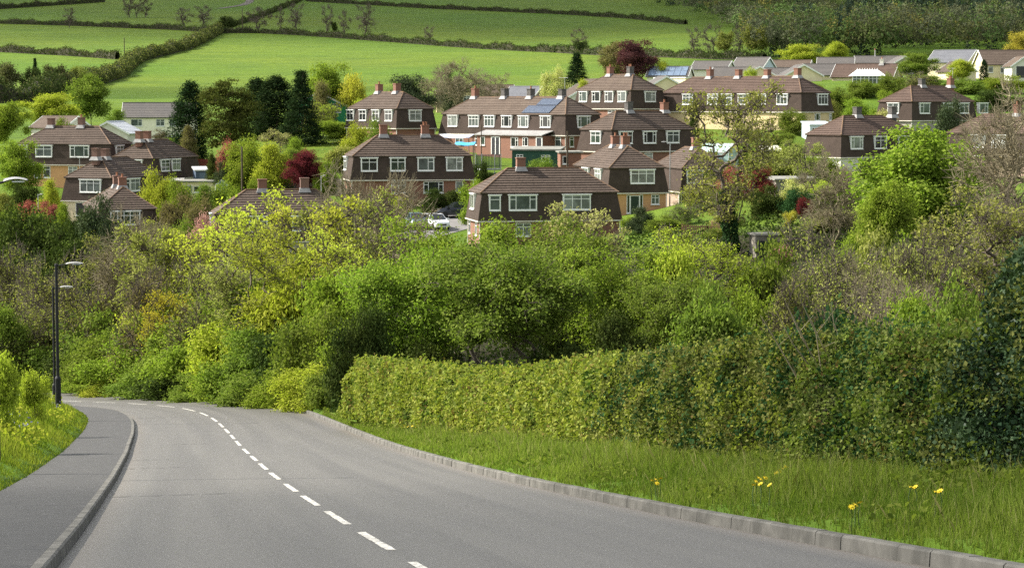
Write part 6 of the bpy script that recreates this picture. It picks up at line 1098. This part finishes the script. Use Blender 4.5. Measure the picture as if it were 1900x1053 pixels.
WOODT = mat("tarred_pole", (.10, .075, .05), .9, (.06, .045, .03), 4)
def pole(px, d, ytop, label, arms=1, r=.12, insul=True):
    x = X(px, d, 0); z = g1(x, d); h = P(px, ytop, d).z - z; root = empty("telegraph_pole", (x, d, z), .3, label, "telegraph pole"); mb = MB(); mb.tube([(0, 0, -.4), (0, 0, h)], [r, r * .75], 8); mb.build("pole", WOODT, root)
    for k in range(arms): mb = MB(); mb.box(-.75, .75, -.06, .06, h - .35 - k * .5, h - .23 - k * .5); a = mb.build("crossarm", WOODT, root); q = MB(); [q.lathe([(.04, 0), (.05, .05), (.03, .12)], 6, (xx, 0, h - .23 - k * .5)) for xx in (-.6, .6)]; q.build("insulator", LENS, a)
pole(448, 258, 272, "brown telegraph pole in front of the board fence", 0, .14); pole(1053, 250, 243, "mossy telegraph pole beside the red brick outhouse", 0, .12); pole(893, 262, 231, "thin dark pole in front of the long terrace's windows", 0, .07)
pole(30, 640, 132, "telegraph pole with crossarm at the bottom of the left field", 1, .16); pole(232, 800, 70, "telegraph pole on the hill by the lower hedgerow's end", 0, .18); pole(451, 1020, 15, "telegraph pole by the hedge junction on the hill", 0, .18)
pole(1651, 292, 212, "dark pole in front of the house with aerial", 0, .08)
# ------------------------------------------------------------------ street and parked cars
STREET = mat("street_asphalt", (.15, .145, .14), .9, (.2, .19, .18), .5, .2)
def sheet(name, poly, m_, nu=40, nv=6, dz=.05):
    """poly: rows of (px, d near, d far)."""
    V = []; pxs = np.linspace(poly[0][0], poly[-1][0], nu)
    for px in pxs:
        a = np.interp(px, [p[0] for p in poly], [p[1] for p in poly]); b_ = np.interp(px, [p[0] for p in poly], [p[2] for p in poly])
        for v in np.linspace(0, 1, nv): d = a + (b_ - a) * v; V.append(((px - CX) / FPX * d, d, 0))
    V = np.array(V); V[:, 2] = gz(V[:, 0], V[:, 1]) + dz; F = np.array([(i * nv + j, i * nv + j + 1, (i + 1) * nv + j + 1, (i + 1) * nv + j) for i in range(nu - 1) for j in range(nv - 1)])[:, ::-1]
    return link(name, np_mesh(name, V, [F]), m_, kind="structure")
sheet("street", [(60, 222, 230), (300, 212, 220), (420, 217, 224), (660, 212, 221), (760, 210, 232), (850, 219, 231), (900, 224, 231)], STREET, 60, 8)
TYRE = mat("tyre_rubber", (.018, .018, .018), .8); RIM = mat("alloy_rim", (.45, .45, .46), .3, metal=.8); CGL = mat("car_glass", (.02, .025, .028), .05, spec=.8); LAMPG = mat("headlight_glass", (.6, .62, .62), .1, spec=.8); REDL = mat("tail_lamp", (.35, .01, .01), .25)
def car(px, d, rz, paint, label, L=4.0, W=1.7, H=1.48):
    x = X(px, d, -10); root = empty("parked_car", (x, d, g1(x, d) + .05), R(rz), label, "car"); h2 = W / 2
    # sections along the length: (x, half width, sill z, shoulder z)
    S = [(-L * .5, h2 * .80, .42, .68), (-L * .485, h2 * .92, .28, .86), (-L * .40, h2, .22, .95), (-L * .1, h2, .2, .96), (L * .16, h2, .2, .94), (L * .30, h2 * .99, .2, .90), (L * .43, h2 * .94, .22, .80), (L * .485, h2 * .84, .26, .70), (L * .5, h2 * .7, .38, .58)]; V = []; n = 8
    for xx, w, z0, z1 in S: V += [(xx, -w * .94, z0), (xx, -w, z0 + (z1 - z0) * .35), (xx, -w * .97, z0 + (z1 - z0) * .75), (xx, -w * .84, z1), (xx, w * .84, z1), (xx, w * .97, z0 + (z1 - z0) * .75), (xx, w, z0 + (z1 - z0) * .35), (xx, w * .94, z0)]
    mb = MB(); mb.add(V, [(i * n + j, i * n + (j + 1) % n, (i + 1) * n + (j + 1) % n, (i + 1) * n + j) for i in range(len(S) - 1) for j in range(n)] + [tuple(range(n - 1, -1, -1)), tuple(range((len(S) - 1) * n, len(S) * n))])
    g = [(-L * .47, h2 * .84, .93), (-L * .36, h2 * .70, H - .03), (-L * .05, h2 * .70, H), (L * .08, h2 * .69, H - .03), (L * .27, h2 * .84, .92)]; q = []
    for xx, w, z in g: q += [(xx, -w, z), (xx, w, z)]
    mb.add(q + [(-L * .2, -h2 * .86, .9), (-L * .2, h2 * .86, .9)], [(2, 3, 5, 4), (4, 5, 7, 6), (0, 1, 3, 2), (6, 7, 9, 8), (0, 2, 4, 6, 8), (1, 9, 7, 5, 3)]); body = mb.build("body", paint, root)
    lp = lambda a, b_, t: Vector(a).lerp(Vector(b_), t)
    def pane(nm, a, b_, c, d_, off):
        o = Vector(off); ct = (Vector(a) + Vector(b_) + Vector(c) + Vector(d_)) / 4; qs = [ct.lerp(Vector(v), .9) + o for v in (a, b_, c, d_)]; qb = [v - o * 1.2 for v in qs]; mb = MB(); mb.add(qs + qb, [(0, 1, 2, 3), (7, 6, 5, 4), (0, 4, 5, 1), (1, 5, 6, 2), (2, 6, 7, 3), (3, 7, 4, 0)]); mb.build(nm, CGL, body)
    pane("windscreen", q[6], q[7], q[9], q[8], (.012, 0, .012)); pane("rear_window", q[0], q[1], q[3], q[2], (-.014, 0, .008))
    for s in (0, 1):
        sg = -1 if s == 0 else 1; m1 = lp(q[4 + s], q[6 + s], .1); b1 = Vector((-L * .04, sg * h2 * .84, .93)); pane("side_window", q[0 + s], b1 - Vector((.03, 0, 0)), m1 - Vector((.03, 0, 0)), q[2 + s], (0, sg * .014, .004)); pane("side_window", b1 + Vector((.03, 0, 0)), q[8 + s], q[6 + s], m1 + Vector((.03, 0, 0)), (0, sg * .014, .004))
        mb = MB(); mb.box(L * .2, L * .26, sg * h2 * .9 - .02, sg * (h2 + .14) + .02 if sg > 0 else sg * h2 * .9 + .02, .92, 1.06) if sg > 0 else mb.box(L * .2, L * .26, -(h2 + .14), -h2 * .88, .92, 1.06); mb.build("wing_mirror", paint, body)
        mb = MB(); mb.frustum((L * .40, L * .475, sg * h2 * .62 - .16, sg * h2 * .62 + .16), (L * .40, L * .455, sg * h2 * .62 - .15, sg * h2 * .62 + .15), .62, .775); mb.build("headlight", LAMPG, body)
        mb = MB(); mb.box(-L * .505, -L * .46, sg * h2 * .72 - .1, sg * h2 * .72 + .1, .66, .84); mb.build("tail_light", REDL, body)
        for xx in (-L * .305, L * .31):
            T = Matrix.Translation((xx, sg * (h2 - .1), .3)) @ Matrix.Rotation(math.pi / 2, 4, 'X'); mb = MB(); mb.lathe([(.2, -.1), (.29, -.1), (.31, -.05), (.31, .05), (.29, .1), (.2, .1)], 18, T=T); w_ = mb.build("wheel", TYRE, root); mb = MB(); mb.lathe([(.2, -.085), (.2, .085), (.06, .10), (.05, .075)], 10, T=T if sg < 0 else T @ Matrix.Rotation(math.pi, 4, 'X')); mb.build("rim", RIM, w_)
    mb = MB(); mb.box(L * .465, L * .505, -h2 * .38, h2 * .38, .42, .56); mb.build("grille", TYRE, body)
    mb = MB(); mb.box(-L * .505, -L * .49, -.26, .26, .52, .63); mb.build("number_plate", mat("plate_plain", (.6, .55, .2), .5), body)
def paint(n, c): return mat(n, c, .22, spec=.7)
car(809, 221, -66, paint("paint_white", (.72, .74, .76)), "white hatchback parked on the street, windscreen towards us", 3.8, 1.68)
car(848, 228.5, 187, paint("paint_black", (.012, .015, .022)), "dark parked hatchback with nose to the left, behind the white one", 4.1, 1.72)
car(770, 222, -75, paint("paint_teal", (.10, .17, .19)), "grey-blue parked car half hidden by bare branches beside the white hatchback", 3.9, 1.68)
car(362, 217, 176, paint("paint_navy", (.02, .05, .14)), "dark blue parked car beside the pink blossom", 4.1, 1.7)
car(132, 226, 165, paint("paint_white", (.72, .74, .76)), "white parked car at left, below the cream-based house", 4.0, 1.7)
# ------------------------------------------------------------------ broken cloud overhead (outside the picture): it shades the hilltop fields, the wood and the nearest stretch of road
def cloud_mat(name, dens):
    m, nt, N, Lk, b = nodes_of(name); N.remove(b); co = objco(nt); ln = N.new("ShaderNodeVectorMath"); ln.operation = 'LENGTH'; mp = N.new("ShaderNodeMapping"); mp.inputs["Scale"].default_value = (1, 1, 0); Lk.new(co, mp.inputs[0]); Lk.new(mp.outputs[0], ln.inputs[0])
    nz = noise(nt, 2.2, 5, co, .6); ad = N.new("ShaderNodeMath"); ad.operation = 'MULTIPLY_ADD'; ad.inputs[1].default_value = .7; Lk.new(nz, ad.inputs[0]); Lk.new(ln.outputs["Value"], ad.inputs[2])
    f = N.new("ShaderNodeMapRange"); f.interpolation_type = 'SMOOTHSTEP'; f.inputs[1].default_value = 1.28; f.inputs[2].default_value = .93; f.inputs[4].default_value = dens; Lk.new(ad.outputs[0], f.inputs[0])
    t = N.new("ShaderNodeBsdfTransparent"); d = N.new("ShaderNodeBsdfDiffuse"); d.inputs[0].default_value = (.85, .86, .88, 1); tl = N.new("ShaderNodeBsdfTranslucent"); tl.inputs[0].default_value = (.85, .86, .88, 1); m1 = N.new("ShaderNodeMixShader"); Lk.new(d.outputs[0], m1.inputs[1]); Lk.new(tl.outputs[0], m1.inputs[2])
    m2 = N.new("ShaderNodeMixShader"); Lk.new(f.outputs[0], m2.inputs[0]); Lk.new(t.outputs[0], m2.inputs[1]); Lk.new(m1.outputs[0], m2.inputs[2]); Lk.new(m2.outputs[0], N["Material Output"].inputs[0]); return m
def cloud(gx_, gy_, rx, ry, gz_, hc, dens, seed):
    """a flat-bottomed cumulus, hc above the ground point that it shades."""
    rs = np.random.RandomState(seed); k = hc / sun_vec.z; c = Vector((gx_, gy_, gz_)) + sun_vec * k; nr_, na = 16, 40; V = [(0, 0, .55), (0, 0, -.08)]
    def bmp(x, y): return .5 + .5 * math.sin(x * 7 + seed) * math.sin(y * 6 + seed * 2) * .6 + .2 * math.sin(x * 15 + y * 11)
    for i in range(1, nr_ + 1):
        r = i / nr_
        for j in range(na):
            a = 2 * math.pi * j / na; x, y = r * math.cos(a), r * math.sin(a); V += [(x, y, (1 - r ** 2.5) * (.3 + .3 * bmp(x, y))), (x, y, -.08 * (1 - r ** 4))]
    V = np.array(V); th = .5 * min(rx, ry, 120) / 1.0; F3, F4 = [], []
    ix = lambda i, j, s: 2 + ((i - 1) * na + j % na) * 2 + s
    for j in range(na):
        F3 += [(0, ix(1, j, 0), ix(1, j + 1, 0)), (1, ix(1, j + 1, 1), ix(1, j, 1))]
        for i in range(1, nr_): F4 += [(ix(i, j, 0), ix(i + 1, j, 0), ix(i + 1, j + 1, 0), ix(i, j + 1, 0)), (ix(i, j + 1, 1), ix(i + 1, j + 1, 1), ix(i + 1, j, 1), ix(i, j, 1))]
        F4.append((ix(nr_, j, 0), ix(nr_, j, 1), ix(nr_, j + 1, 1), ix(nr_, j + 1, 0)))
    o = link("cloud", np_mesh("cloud", V, [np.array(F3), np.array(F4)], smooth=True), cloud_mat("cloud_%d" % seed, dens), kind="structure"); o.location = c; o.scale = (rx, ry, th); return o
cloud(60, 1640, 1150, 800, 40, 520, .8, 1)
cloud(215, 700, 215, 270, 12, 330, .42, 2)
cloud(14, 2, 95, 52, -4, 210, .36, 3)
cloud(-95, 575, 85, 75, 2, 300, .3, 4)
